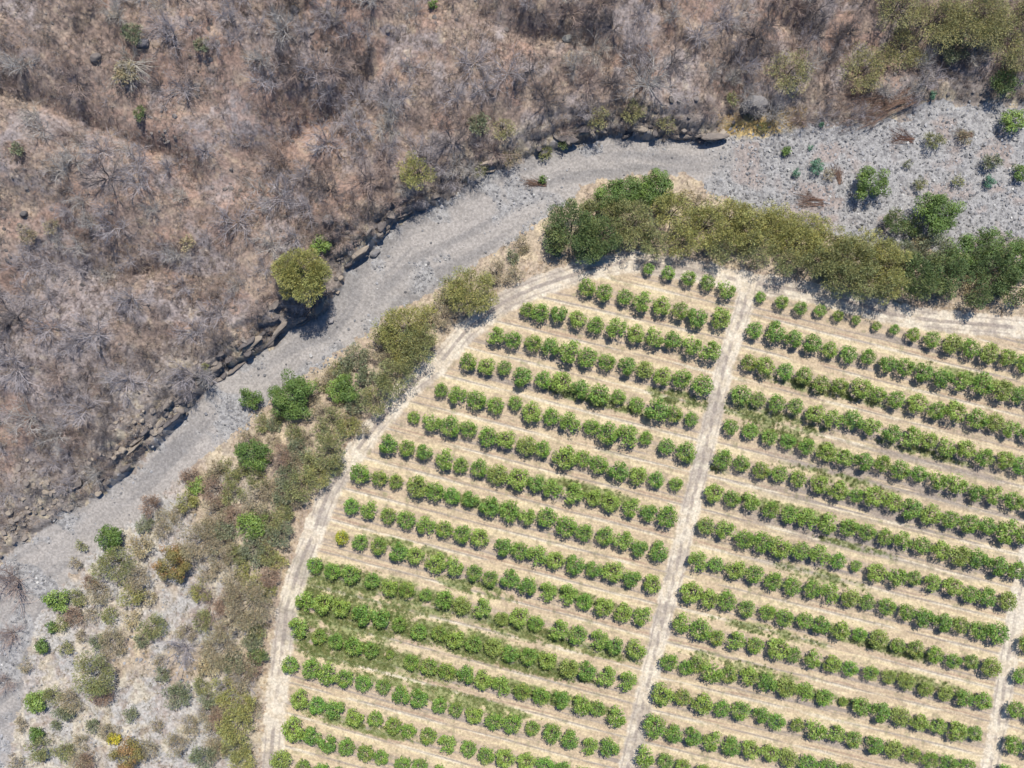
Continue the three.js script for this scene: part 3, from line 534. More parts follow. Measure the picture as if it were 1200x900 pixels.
const shrubs = [
  // scrub strip between river and curved track, lower part
  [67, 703, 16, 'bright', 'dense bright green shrub on the gravel edge beside the riverbed'], [128, 630, 17, 'green', 'green shrub at the top of the gravel spit'], [134, 662, 25, 'olive', 'broad olive shrub on the gravel spit'],
  [200, 662, 25, 'rusty', 'shrub with rusty orange leaves beside bare gravel'], [153, 698, 18, 'yolive', 'yellow-olive shrub next to the rusty-leaved shrub'], [178, 733, 17, 'olive'], [50, 758, 11, 'green', 'small upright green shrub on pale gravel'],
  [110, 790, 28, 'olive', 'wide dull olive shrub with a reddish brown dried side'], [118, 815, 15, 'brown', 'reddish brown dried shrub against a wide olive one'], [42, 822, 15, 'bright', 'round lime green shrub on the gravel'], [43, 862, 11, 'green'], [133, 866, 10, 'yellow', 'small bright yellow shrub on the gravel'],
  [150, 888, 22, 'rusty'], [207, 816, 16, 'grey', 'lone grey-green shrub on bare pale ground'], [290, 707, 32, 'tan', 'large tan half-dry shrub beside the curved track'], [260, 760, 25, 'tan'], [302, 768, 13, 'dark', 'narrow dark green shrub beside the curved track'], [280, 850, 26, 'yolive'], [240, 888, 18, 'grey'], [207, 873, 18, 'tan'],
  [293, 615, 20, 'bright', 'bright green shrub amid grey-green scrub near the track'], [297, 643, 18, 'grey'], [314, 650, 15, 'olive'], [233, 633, 28, 'tan'], [77, 760, 10, 'olive'], [72, 730, 11, 'olive'], [166, 640, 16, 'cream', 'cream-coloured dried shrub on the gravel spit'],
  [76, 880, 14, 'olive'], [92, 893, 16, 'tan'], [60, 735, 8, 'green'], [165, 750, 10, 'grey'], [95, 745, 9, 'tan'], [153, 838, 10, 'grey'], [65, 850, 8, 'grey'],
  [250, 600, 20, 'tan'], [275, 580, 16, 'olive'], [275, 680, 16, 'tan'], [225, 690, 10, 'tan'], [315, 610, 16, 'olive'], [335, 600, 14, 'olive'],
  // strip, upper part
  [293, 467, 15, 'green', 'round green shrub standing in the riverbed'], [343, 467, 30, 'green', 'largest round green shrub at the river edge'], [397, 457, 17, 'bright', 'bright green shrub beside the largest river-edge shrub'], [297, 533, 23, 'green', 'green shrub on the bank below the riverbed shrubs'], [303, 560, 15, 'olive'], [230, 571, 12, 'bright', 'small lime shrub at the bank edge'],
  [353, 567, 22, 'olive'], [385, 530, 24, 'olive'], [330, 532, 16, 'brown'], [178, 592, 15, 'brown'], [306, 496, 12, 'olive'], [392, 430, 11, 'olive'], [372, 555, 16, 'yolive'], [345, 540, 14, 'tan'], [408, 500, 15, 'yolive'],
  [553, 342, 32, 'yolive', 'large yellow-olive shrub where the track bends'], [475, 385, 32, 'yolive', 'large yellow-olive shrub standing on the river bank'], [490, 405, 26, 'olive'], [455, 395, 20, 'olive'], [418, 420, 18, 'grey'], [464, 440, 26, 'olive'], [410, 456, 18, 'green'], [440, 470, 20, 'olive'], [430, 440, 14, 'grey'],
  [603, 322, 12, 'tan'], [580, 318, 16, 'tan'], [520, 372, 14, 'tan'], [610, 288, 14, 'tan'], [425, 500, 12, 'tan'], [395, 545, 14, 'olive'], [600, 300, 10, 'grey'],
  // tall hedge between riverbed and orchard
  [672, 268, 34, 'dark', 'dark green tall shrub at the hedge end near the river'], [706, 278, 28, 'dark'], [715, 232, 24, 'green'], [735, 222, 22, 'green'], [772, 222, 26, 'green', 'fresh green shrub in the hedge beside smooth silt'], [700, 250, 24, 'olive'], [742, 262, 30, 'olive'], [765, 285, 22, 'olive'], [790, 250, 28, 'yolive'], [800, 285, 22, 'yolive'], [830, 262, 30, 'yolive'], [845, 290, 22, 'olive'],
  [868, 268, 28, 'yolive'], [890, 290, 24, 'olive'], [905, 272, 28, 'yolive'], [937, 285, 30, 'yolive'], [960, 305, 24, 'olive'], [972, 288, 26, 'yolive'], [1003, 305, 32, 'olive'], [1038, 312, 30, 'yolive'], [1078, 322, 28, 'dark', 'dark green shrub in the hedge above the wide track'], [1110, 318, 30, 'dark'], [1095, 292, 22, 'grey'], [1128, 295, 24, 'green'], [1140, 335, 14, 'cream', 'cream dried branch shrub inside the dark hedge'], [1168, 318, 30, 'dark'], [1165, 285, 22, 'green'], [1195, 305, 28, 'green'], [1195, 335, 24, 'dark'], [1150, 345, 18, 'dark'],
  [860, 252, 24, 'yolive'], [885, 258, 26, 'yolive'], [918, 262, 26, 'yolive'], [950, 270, 26, 'yolive'], [985, 300, 24, 'olive'], [1020, 292, 26, 'yolive'], [1045, 300, 24, 'olive'], [985, 322, 26, 'olive'], [1020, 330, 26, 'olive'], [1045, 335, 20, 'yolive'], [1060, 295, 16, 'grey'], [1080, 285, 12, 'cream', 'cream dried shrub at the hedge top beside the round tree'], [925, 305, 20, 'olive'], [1150, 300, 20, 'grey'], [805, 232, 14, 'cream', 'cream dried shrub at the hedge top beside smooth silt'], [820, 240, 18, 'tan'], [690, 292, 20, 'dark'], [725, 250, 22, 'olive'], [650, 285, 16, 'dark'],
  // small scrub on the gravel spit and along the curved track
  [90, 700, 12, 'olive'], [105, 720, 10, 'tan'], [128, 720, 12, 'olive'], [115, 750, 12, 'grey'], [140, 760, 10, 'tan'], [190, 790, 10, 'grey'], [175, 700, 10, 'cream'], [155, 725, 12, 'cream'], [220, 740, 14, 'tan'], [265, 735, 18, 'tan'], [250, 780, 16, 'cream'], [270, 825, 16, 'tan'], [300, 830, 10, 'tan'], [225, 850, 14, 'tan'], [185, 850, 10, 'tan'], [110, 850, 10, 'grey'], [30, 780, 10, 'tan'], [25, 850, 10, 'tan'], [95, 640, 8, 'olive'], [208, 600, 14, 'tan'], [190, 620, 14, 'tan'], [258, 655, 16, 'tan'], [280, 650, 14, 'olive'], [245, 560, 12, 'tan'], [265, 545, 10, 'olive'], [330, 580, 14, 'grey'], [345, 585, 14, 'tan'], [320, 515, 10, 'tan'], [355, 515, 12, 'tan'], [375, 505, 10, 'olive'], [95, 870, 12, 'tan'], [100, 895, 14, 'brown'], [88, 660, 9, 'tan'], [20, 895, 10, 'tan'], [255, 880, 14, 'tan'],
  // gravel bed, upper right
  [1022, 213, 22, 'green', 'round green tree alone on the gravel bed'], [1102, 247, 28, 'green', 'round dense green tree beside a low dark thicket'], [1048, 260, 16, 'dark', 'low dark thicket on the gravel beside a round tree'], [1072, 264, 14, 'dark'], [1188, 142, 16, 'bright', 'bright green shrub on brown silt at the gravel edge'], [1197, 203, 11, 'green'], [957, 195, 10, 'teal', 'round blue-green plant alone on gravel'], [933, 202, 6, 'teal'], [922, 178, 7, 'green', 'tiny green plant on pale gravel'], [1094, 165, 13, 'olive'], [1078, 216, 9, 'olive'], [1123, 212, 8, 'olive'], [1160, 213, 8, 'teal', 'small blue-green plant near the edge of the gravel'], [1063, 193, 6, 'grey'], [1093, 112, 6, 'teal'], [950, 173, 4, 'teal'], [963, 146, 4, 'teal'], [1162, 190, 12, 'grey'], [970, 205, 8, 'tan'], [1130, 160, 10, 'tan'],
  // slope side
  [1013, 83, 30, 'yolive', 'yellow-olive shrub above the fallen branches'], [1057, 57, 30, 'yolive', 'larger yellow-olive shrub on the slope foot'], [926, 84, 28, 'yolive', 'broad yellow-olive shrub behind the big boulder'], [1053, 10, 28, 'olive'], [1100, 22, 34, 'olive'], [1150, 20, 38, 'olive'], [1180, 48, 28, 'olive'], [1120, 55, 20, 'grey'], [1178, 97, 20, 'dark', 'dark green shrub overhanging the slope foot'], [1195, 70, 22, 'olive'], [1205, 15, 25, 'olive'],
  [355, 320, 34, 'yolive', 'large olive tree leaning over the river bank with fresh green patches'], [490, 200, 22, 'yolive', 'yellow-olive shrub on the slope above the river bend'], [858, 116, 8, 'olive'], [893, 148, 8, 'olive'], [640, 178, 10, 'olive'], [600, 185, 12, 'tan'], [563, 200, 10, 'olive'], [660, 168, 7, 'dark'], [700, 140, 14, 'scrub'], [740, 130, 16, 'scrub'], [590, 150, 18, 'scrub'], [780, 145, 12, 'scrub'], [560, 145, 14, 'grey'], [635, 210, 6, 'green'],
  [240, 430, 6, 'olive'], [507, 6, 6, 'green', 'tiny green plant on the brown slope'], [163, 132, 9, 'dark', 'dark green spiky plant on the brown slope'], [155, 40, 12, 'grey'], [235, 52, 9, 'grey'], [150, 85, 14, 'cream', 'pale dried shrub among black rocks on the slope'], [220, 285, 10, 'cream'], [60, 265, 10, 'tan'], [30, 275, 12, 'tan'], [20, 175, 8, 'grey'],
  [345, 318, 11, 'bright', 'bright green foliage tuft at the side of the large olive tree'], [375, 288, 13, 'bright', 'bright green shrub behind the large olive tree'],
];
{
  const R = rngOf(2024), kinds = ['tan', 'olive', 'grey', 'tan', 'tan', 'olive', 'yolive', 'brown'];
  let n = 0;
  for (let i = 0; i < 4000 && n < 85; i++) {
    const px = R() * 620, py = 330 + R() * 565, rp = lerp(10, 21, R()), [x, , z] = at(px, py), s0 = dSouth(x, z), r0 = dRoad(x, z);
    if (s0 < 1.5 || r0 > -3.2 - rp * S * .6 || (px < 235 && py > 610 && R() < .9)) continue;
    if (shrubs.some(q => Math.hypot(q[0] - px, q[1] - py) < (q[2] + rp) * .45)) continue;
    shrubs.push([px, py, rp, kinds[(R() * 8) | 0]]); n++;
  }
}
const wood = alb(128, 116, 104), leafyAt = [];
const zoneOf = (px, py) => {
  const [x, , z] = at(px, py);
  if (dHill(x, z) > 0) return px > 860 ? 'on the slope foot above the gravel bed' : dHill(x, z) < 12 ? 'on the rocky bank above the riverbed' : 'on the dry brown slope';
  if (dSouth(x, z) < 0) return px < 640 ? 'on the gravel beside the riverbed' : 'on the wide stony gravel bed';
  if (px > 640) return 'in the hedge between riverbed and orchard';
  return py > 600 ? 'in the gravelly scrub beside the curved track' : 'on the bank between riverbed and curved track';
};
shrubs.forEach(([px, py, rp, kind0, label], i) => {
  const kind = py < 95 && px > 860 && /olive/.test(kind0) ? 'scrub' : kind0, k = KIND[kind], r = rp * S * 1.04, tall = px > 640 && px < 1215 && py > 200 && py < 350 && rp > 15 && !(px < 1115 && py < 262 && px > 1000);
  const R = rngOf(3000 + i * 7);
  let hgt = r * (rp > 15 ? 1.35 : 1.2); if (tall) hgt = Math.max(hgt, lerp(6, 8, R())) * (px > 955 && px < 1060 ? 1.35 : px > 1060 ? 1.2 : 1); if (py < 110 && px > 860) hgt = r * .85;
  if (label && label.startsWith('large olive tree')) hgt = 10;
  const p = at(px, py, hgt * .55);
  const g = crownGeo(R, r, hgt, { ...k, clumps: 12, clumpsPerR: .9, under: tall ? -.6 : -.1, fill: (k.fill ?? .5) * (tall ? 1.04 : hgt === 10 ? 1.9 : 1), c0: .2, c1: .38 });
  const o = new THREE.Group(); o.name = numbered(k.name); o.position.set(...p); o.rotation.y = R() * 6;
  part('foliage', g, kind === 'tan' || kind === 'cream' || kind === 'brown' ? matDry : matLeaf, o);
  part('stem', stemGeo(R, r, hgt, rp > 12 ? 5 : 3, wood, Math.max(.03, r * .03)), matWood, o);
  const sz = rp < 10 ? 'small ' : rp < 19 ? 'medium-sized ' : 'big ';
  tag(o, label ?? sz.replace(k.words.startsWith('small') ? 'small ' : '\0', '') + k.words + ' ' + zoneOf(px, py), 'shrub', kind + ' shrubs ' + zoneOf(px, py));
  scene.add(o); leafyAt.push([p[0], p[2], r]);
});
console.log('shrubs done');

// ---------------------------------------------------------------- leafless shrubs on the slope
const TONE = { lilac: alb(206, 198, 198), grey: alb(216, 210, 202), brown: alb(198, 177, 165), dark: alb(134, 127, 126), white: alb(228, 220, 206) };
const bareVar = {};
for (const t of Object.keys(TONE)) { bareVar[t] = []; for (let k = 0; k < 4; k++) bareVar[t].push(bareGeo(rngOf(700 + k * 13 + t.length * 101), 3, 3.4, TONE[t], 4)); }
const bareList = [
  [120, 205, 24, 'dark'], [128, 265, 20, 'lilac'], [210, 102, 17, 'lilac'], [310, 88, 20, 'lilac'], [380, 165, 24, 'lilac'], [328, 230, 24, 'lilac'], [275, 258, 22, 'lilac'], [385, 222, 17, 'dark'], [555, 70, 19, 'lilac'], [595, 82, 20, 'lilac'], [480, 75, 15, 'lilac'], [425, 82, 16, 'dark'], [420, 115, 18, 'lilac'], [760, 95, 28, 'grey'], [530, 165, 22, 'dark'], [225, 388, 19, 'lilac'], [10, 372, 26, 'dark'], [12, 432, 22, 'lilac'], [150, 350, 18, 'lilac'], [105, 390, 22, 'lilac'], [145, 445, 22, 'lilac'], [95, 480, 20, 'lilac'], [30, 490, 20, 'grey'], [62, 512, 18, 'grey'], [170, 420, 14, 'dark'], [45, 150, 16, 'grey'], [345, 80, 17, 'brown'], [20, 75, 16, 'grey'], [85, 95, 16, 'brown'], [265, 18, 16, 'lilac'], [165, 170, 12, 'dark'], [75, 225, 12, 'dark'],
  [700, 20, 16, 'dark'], [720, 30, 16, 'dark'], [790, 70, 18, 'dark'], [820, 40, 18, 'lilac'], [850, 20, 18, 'lilac'], [890, 40, 20, 'dark'], [905, 25, 18, 'dark'], [960, 35, 20, 'dark'], [985, 40, 16, 'dark'], [640, 115, 20, 'dark'], [620, 80, 16, 'dark'], [690, 90, 18, 'brown'], [720, 95, 18, 'dark'], [665, 40, 14, 'dark'], [455, 150, 14, 'white'], [150, 70, 13, 'white'], [475, 75, 10, 'white'], [430, 210, 22, 'brown'], [450, 185, 18, 'brown'], [1147, 62, 16, 'white'], [1135, 62, 16, 'dark'], [400, 280, 14, 'brown'],
  [12, 682, 26, 'brown'], [10, 745, 18, 'brown'], [213, 763, 22, 'lilac'], [277, 800, 20, 'lilac'], [240, 830, 10, 'lilac'], [243, 713, 22, 'brown'], [5, 800, 12, 'brown'], [330, 545, 14, 'brown'], [85, 590, 10, 'grey'], [190, 470, 14, 'dark'], [120, 510, 14, 'dark'], [855, 70, 18, 'dark'], [700, 60, 16, 'white'],
];
{
  const R = rngOf(44);
  const own = bareList.map(b => [...b, true]);
  let tries = 0;
  while (own.length < 290 && tries++ < 20000) {
    const px = R() * 1225 - 12, py = R() * 600 - 14, rp = lerp(10, 24, R() * R()) , [x, , z] = at(px, py), d = dHill(x, z);
    if (d < 1.5) continue;
    if (own.some(o => Math.hypot(o[0] - px, o[1] - py) < (o[2] + rp) * .48)) continue;
    if (leafyAt.some(l => Math.hypot(l[0] - x, l[1] - z) < l[2] * .9)) continue;
    if (R() > clamp((fbm(x * .07 + 40, z * .07, 2) - .36) * 4.5, .08, 1)) continue;
    const q = vn(px * .012, py * .012), t = R();
    own.push([px, py, rp, t < .48 + (q - .5) * .5 ? 'lilac' : t < .68 ? 'brown' : t < .86 ? 'grey' : t < .97 ? 'dark' : 'white', false]);
  }
  const near = (px, py) => { let m = 78, w = null; for (const k of marks) { const d = Math.hypot(k[0] - px, k[1] - py); if (d < m) { m = d; w = k[2]; } } return w ? (m < 36 ? 'right beside ' : 'a few paces from ') + w : zoneOf(px, py); };
  const WORD = { lilac: 'lilac-grey', grey: 'ash-grey', brown: 'brown', dark: 'charcoal-grey', white: 'bleached white' };
  const marks = [[884, 122, 'the huge rounded boulder'], [355, 320, 'the large olive tree'], [150, 75, 'the bleached fallen branches'], [163, 132, 'the dark green spiky plant'], [29, 251, 'the dark boulder on pale ground'], [495, 238, 'the river-bend boulder'], [668, 55, 'the pale root tangle'], [490, 200, 'the lone yellow-olive slope shrub'], [447, 152, 'the bleached slope branches'], [375, 10, 'the fallen grey log'], [507, 6, 'the tiny green slope plant'], [1057, 57, 'the larger yellow-olive shrub'], [740, 130, 'the olive bank shrubs'], [637, 178, 'the olive-shaded boulder'], [920, 90, 'the broad yellow-olive shrub'], [1077, 97, 'the grey branch fan'], [220, 285, 'the pale dried slope shrub'], [225, 440, 'the layered rock bank'], [60, 600, 'the broken slope foot']];
  for (const [px, py, rp, tone] of own) {
    const r = rp * S, p = at(px, py, r * .5), v = bareVar[tone][(R() * 4) | 0], o = new THREE.Group();
    o.name = numbered('leafless_shrub'); o.position.set(...p); o.rotation.y = R() * 6.28; const s = r / 3 * 1.05; o.scale.set(s, s * lerp(.85, 1.15, R()), s);
    part('branches', v[0], matWood, o); part('twigs', v[1], matDry, o);
    tag(o, `${rp > 19 ? 'large' : rp > 12.5 ? 'mid-sized' : 'small'} ${WORD[tone]} leafless shrub ${near(px, py)}`, 'shrub', `${WORD[tone]} leafless shrubs ${near(px, py)}`);
    scene.add(o);
  }
}
console.log('bare done');

// ---------------------------------------------------------------- ground cover that nobody could count
function scatter(name, label, cat, geo, mat, list, mats) {
  const im = new THREE.InstancedMesh(geo, mat, list.length), d = new THREE.Object3D(), c = new THREE.Color();
  list.forEach((t, i) => { d.position.set(t[0], t[1], t[2]); d.rotation.set(t[6] ?? 0, t[3], t[7] ?? 0); d.scale.set(t[4], t[4] * (t[8] ?? 1), t[4] * (t[9] ?? 1)); d.updateMatrix(); im.setMatrixAt(i, d.matrix); im.setColorAt(i, c.setRGB(t[5][0], t[5][1], t[5][2])); });
  im.name = name; im.castShadow = im.receiveShadow = true; tag(im, label, cat, null, 'stuff'); scene.add(im); return im;
}
const one = [1, 1, 1];
function brushGeo(R, n, len, rad) {
  const m = new MB();
  for (let k = 0; k < n; k++) { const d = rdir(R, .55); d.y = Math.abs(d.y); const a = V((R() - .5) * .25, 0, (R() - .5) * .25), q = a.clone().addScaledVector(d, len * lerp(.4, .65, R())); m.twig(a, q, rad, rad * .7, one); for (let j = 0; j < 2; j++) m.twig(q, q.clone().addScaledVector(rdir(R, .3).multiplyScalar(.7).add(d).normalize(), len * lerp(.25, .5, R())), rad * .7, rad * .25, one); }
  return m.geo();
}
function tuftGeo(R, n, len, wd) {
  const m = new MB();
  for (let k = 0; k < n; k++) { const d = rdir(R, .5); d.y = Math.abs(d.y) + .15; d.normalize(); const L = len * lerp(.6, 1.2, R()); m.leaf((R() - .5) * .3 + d.x * L / 2, d.y * L / 2, (R() - .5) * .3 + d.z * L / 2, d, rdir(R, .4), L, wd, one); }
  return m.geo();
}
function stoneGeo(R) { return rockGeo(R, 1, .7, .85, one, 1); }
{
  const R = rngOf(909);
  const brush = [], straw = [], grass = [], stones = [], slopeStones = [];
  const pal = [alb(204, 197, 195), alb(210, 200, 190), alb(190, 170, 158), alb(212, 194, 174), alb(162, 149, 145)];
  for (let i = 0; i < 110000 && brush.length < 38000; i++) {
    const x = lerp(-127, 127, R()), z = lerp(-95, 60, R()), h = dHill(x, z);
    if (h < .8) continue;
    const n = fbm(x * .12 + 70, z * .12, 3); if (R() > clamp((n - .34) * 4.5, .22, 1)) continue;
    const c = pal[(clamp(n * 1.6 - .3 + (R() - .5) * .9, 0, .99) * 5) | 0], b = lerp(.75, 1.25, R());
    brush.push([x, height(x, z) - .03, z, R() * 6.28, lerp(.6, 1.7, R() * R()), c.map(v => v * b)]);
  }
  for (let i = 0; i < 30000; i++) {             // scrub on the orchard side of the river
    const x = lerp(-127, 127, R()), z = lerp(-60, 95, R()), s = dSouth(x, z), r = dRoad(x, z);
    if (s < .5 || r > -2.8) continue;
    if (R() > fbm(x * .2 + 4, z * .2, 3) * 1.4 - .1) continue;
    const c = R() < .35 ? alb(150, 142, 110) : R() < .6 ? alb(190, 168, 130) : pal[(R() * 5) | 0], b = lerp(.8, 1.2, R());
    brush.push([x, height(x, z) - .03, z, R() * 6.28, lerp(.5, 1.4, R() * R()), c.map(v => v * b)]);
  }
  for (let i = 0; i < 90000; i++) {
    const x = lerp(-127, 127, R()), z = lerp(-95, 95, R()), h = dHill(x, z), s = dSouth(x, z), r = dRoad(x, z);
    const px = x / S + 600, py = z / S + 450;
    if (h > 1) { if (fbm(x * .2 + 60, z * .2, 2) > .5 && R() < .5) straw.push([x, height(x, z), z, R() * 6.28, lerp(.6, 1.2, R()), alb(lerp(190, 215, R()), 174, 140)]); continue; }
    if (s < 0) continue;
    if (r > 2.4) {
      if (dLane(x, z) < 1.6) continue;
      const g = grassAt(px, py);
      if (g > .25 && R() < g * 1.1) { const b = lerp(.75, 1.2, R()), c = R() < .75 ? alb(132, 152, 84) : alb(168, 168, 108); grass.push([x, height(x, z), z, R() * 6.28, lerp(.6, 1.4, R()), c.map(v => v * b)]); }
      else { const f = rowPhase(px, py); if (R() < .3 * sst(.3, .5, f) * (1 - sst(.8, .95, f)) + .06) straw.push([x, height(x, z), z, R() * 6.28, lerp(.35, .75, R()), alb(lerp(205, 235, R()), lerp(188, 210, R()), 170)]); }
    } else if (r < -2.2) { if (R() < (r > -7 ? .75 : .3)) straw.push([x, height(x, z), z, R() * 6.28, lerp(.6, 1.4, R()), r > -7 && R() < .6 ? alb(216, 184, 140) : alb(194, 182, 154)]); }
  }
  for (const e of grassPx) for (let k = 0; k < e[2] * e[3] * 1.6; k++) {
    const dx = (R() * 2 - 1) * e[2] * 1.4, px = e[0] + dx, py = e[1] + dx * .255 + (R() * 2 - 1) * e[3] * 1.4, [x, z] = flat([px, py]), g = grassAt(px, py);
    if (dRoad(x, z) < 2.4 || dLane(x, z) < 1.6 || R() > g * 1.3) continue;
    const b = lerp(.75, 1.2, R()), c = R() < .7 ? alb(132, 152, 84) : alb(168, 168, 108);
    grass.push([x, height(x, z), z, R() * 6.28, lerp(.5, 1.2, R()), c.map(v => v * b)]);
  }
  for (let i = 0; i < 330000 && stones.length < 42000; i++) {
    const x = lerp(-127, 127, R()), z = lerp(-80, 95, R()), h = dHill(x, z), s = dSouth(x, z);
    const px = x / S + 600, py = z / S + 450;
    const spit = s > 0 && px < 300 && py > 600 && dRoad(x, z) < -6;
    if (h > .2 || (s > 1 && !spit)) continue;
    const smooth = siltAt(px, py);
    if (R() < smooth * .97 || (spit && R() < .55)) continue;
    const b = lerp(.45, 1.25, R()), c = R() < .07 ? alb(222, 221, 216) : alb(171, 171, 172);
    const sz = .08 + .36 * Math.pow(R(), 8);
    stones.push([x, height(x, z) + sz * .15, z, R() * 6.28, sz, c.map(v => v * b), R() * .6, R() * .6, lerp(.6, 1, R()), lerp(.7, 1.1, R())]);
  }
  for (let i = 0; i < 900; i++) {               // straw spilled beside the big boulder
    const px = 893 + (R() * 2 - 1) * 52, py = 141 - (px - 893) * .1 + (R() * 2 - 1) * 13, [x, y, z] = at(px, py); if (Math.hypot(px - 884, (py - 122) * 1.3) < 22) continue;
    straw.push([x, y, z, R() * 6.28, lerp(.5, 1, R()), alb(234, 202, lerp(120, 150, R()))]);
  }
  for (let i = 0; i < 26000; i++) {
    const x = lerp(-127, 127, R()), z = lerp(-95, 60, R()), h = dHill(x, z);
    if (h < .2 || R() > .05 + .9 * (1 - sst(1, 9, h)) + .8 * sst(.6, .7, fbm(x * .1, z * .1 + 30, 2))) continue;
    const b = lerp(.5, 1.2, R()), sz = .12 + .5 * Math.pow(R(), 4);
    slopeStones.push([x, height(x, z) + sz * .1, z, R() * 6.28, sz, alb(146, 138, 132).map(v => v * b), R() * .6, R() * .6, lerp(.5, 1, R()), lerp(.6, 1.1, R())]);
  }
  scatter('dry_brush', 'dry twiggy undergrowth covering the slope and the bank', 'undergrowth', brushGeo(rngOf(1), 11, .95, .018), matWood, brush);
  scatter('dry_grass', 'straw-coloured dry grass tufts along verges and between rows', 'grass', tuftGeo(rngOf(2), 9, .38, .05), matDry, straw);
  scatter('green_grass', 'green grass patches growing between the orchard rows', 'grass', tuftGeo(rngOf(3), 16, .42, .055), matLeaf, grass);
  scatter('river_gravel', 'grey stones and gravel strewn over the dry riverbed', 'gravel', stoneGeo(rngOf(4)), matRock, stones);
  scatter('slope_stones', 'broken brown-grey stones lying on the slope and its foot', 'stones', stoneGeo(rngOf(6)), matRock, slopeStones);
  console.log('cover', brush.length, straw.length, grass.length, stones.length, slopeStones.length);
}

// ---------------------------------------------------------------- rocks, ledges, driftwood
{
  const R = rngOf(616);
  const rockC = alb(156, 146, 136), darkC = alb(122, 115, 112), paleC = alb(180, 167, 150);
  const rock = (name, px, py, sx, sy, sz, turn, col, label, cat, group, sink = .3) => {
    const p = at(px, py), m = part(numbered(name), rockGeo(R, sx, sy, sz, col, name === 'boulder' ? 3 : 2, name === 'boulder' ? .84 : .5), matRock, scene);
    m.position.set(p[0], p[1] + sy * (1 - sink) * .3, p[2]); m.rotation.set((R() - .5) * .2, turn, (R() - .5) * .2);
    tag(m, label, cat, group); return m;
  };
  rock('boulder', 884, 124, 2.8, 2.4, 1.9, -.1, alb(150, 147, 146), 'huge rounded grey boulder beside straw-covered ground', 'boulder');
  rock('boulder', 388, 376, .75, .7, .65, .4, alb(170, 166, 164), 'single pale boulder alone on the smooth riverbed', 'boulder');
  rock('boulder', 440, 297, 1.2, .9, .8, .5, alb(150, 148, 148), 'grey boulder at the edge of the riverbed below the dark bank', 'boulder');
  rock('boulder', 385, 258, 1.3, 1.2, 1.1, .2, alb(140, 134, 130), 'boulder on the bank behind the large olive tree', 'boulder');
  rock('boulder', 29, 251, .8, .7, .6, .3, alb(112, 108, 106), 'dark boulder on the pale patch of the slope', 'boulder');
  rock('boulder', 168, 52, 1.3, 1.1, 1.0, .3, alb(110, 108, 112), 'dark blue-grey boulder beside the bleached branches', 'boulder');
  rock('boulder', 113, 68, 1.1, 1.0, .8, .8, alb(136, 127, 121), 'wide dark boulder on the slope near bleached branches', 'boulder');
  rock('boulder', 665, 46, 1.1, .9, .9, .3, alb(172, 172, 166), 'pale grey boulder among roots high on the slope', 'boulder');
  rock('boulder', 495, 238, 2.3, 1.6, 1.5, .4, alb(140, 138, 138), 'large grey boulder at the river bend', 'boulder');
  rock('boulder', 637, 178, 1.6, 1.2, 1.1, .4, alb(128, 124, 124), 'grey boulder at the river edge under olive shrubs', 'boulder');
  rock('boulder', 345, 12, .9, .8, .8, 0, alb(80, 78, 80), 'small black boulder near a fallen log', 'boulder');
  // layered ledges along the foot of the slope
  const angAt = (i) => { const a = northPx[i], b = northPx[i + 1]; return -Math.atan2(b[1] - a[1], b[0] - a[0]); };
  for (let i = 3; i < 26; i++) {
    const a = northPx[i], b = northPx[i + 1], L = Math.hypot(b[0] - a[0], b[1] - a[1]), strong = i >= 6 && i <= 12 ? 1 : i >= 14 && i <= 16 ? .7 : i >= 21 ? .6 : .25, n = Math.max(1, Math.round(L / 5 * strong));
    for (let k = 0; k < n; k++) {
      const t = R(), off = 1 - Math.pow(R(), 1.4) * (i < 14 ? 34 : 18), ang = angAt(i) + (R() - .5) * .35, nx = Math.sin(ang), ny = Math.cos(ang), big = R() * R();
      const px = lerp(a[0], b[0], t) + nx * off, py = lerp(a[1], b[1], t) + ny * off, tone = R();
      rock('rock_ledge', px, py, lerp(.6, 4.6, big), lerp(.4, 1, R()), lerp(.35, 1.1, R()), ang, tone < .35 ? darkC : tone < .8 ? rockC : paleC,
        `${tone < .35 ? 'dark' : tone < .8 ? 'grey-brown' : 'pale'} ${big > .45 ? 'long' : big > .15 ? 'short' : 'small'} rock slab in the ${i < 14 ? 'layered bank' : 'low bank'} above the ${i < 8 ? 'narrow' : i < 14 ? 'bending' : 'smooth'} riverbed`, 'rock', 'rock slabs of the river bank', .1);
    }
  }
  for (let k = 0; k < 110; k++) {                // loose blocks on the slope foot, lower left
    const px = lerp(0, 230, R()), py = 640 - px * .75 - R() * R() * 95, [x, , z] = at(px, py); if (dHill(x, z) < 1) continue;
    const s = lerp(.35, 1.1, R() * R());
    const pale = R() < .5;
    rock('rock_block', px, py, s, s * .7, s * .8, R() * 6, pale ? paleC : rockC, (s > .7 ? 'large ' : s > .45 ? '' : 'small ') + (pale ? 'pale' : 'grey-brown') + ' rock block on the broken slope foot beside the narrow riverbed', 'rock', 'rock blocks of the slope foot');
  }
  for (let k = 0; k < 60; k++) {
    const px = lerp(240, 1190, R()), py = R() * 600, [x, , z] = at(px, py); if (dHill(x, z) > -1 || dSouth(x, z) > -1) continue;
    const s = lerp(.3, .6, R());
    rock('river_stone', px, py, s, s * .7, s * .8, R() * 6, R() < .4 ? alb(196, 194, 190) : alb(140, 142, 146), px > 820 ? 'larger loose stone lying on the wide stony gravel bed' : 'larger loose stone lying on the narrow dry riverbed', 'stone', 'loose stones on the riverbed');
  }
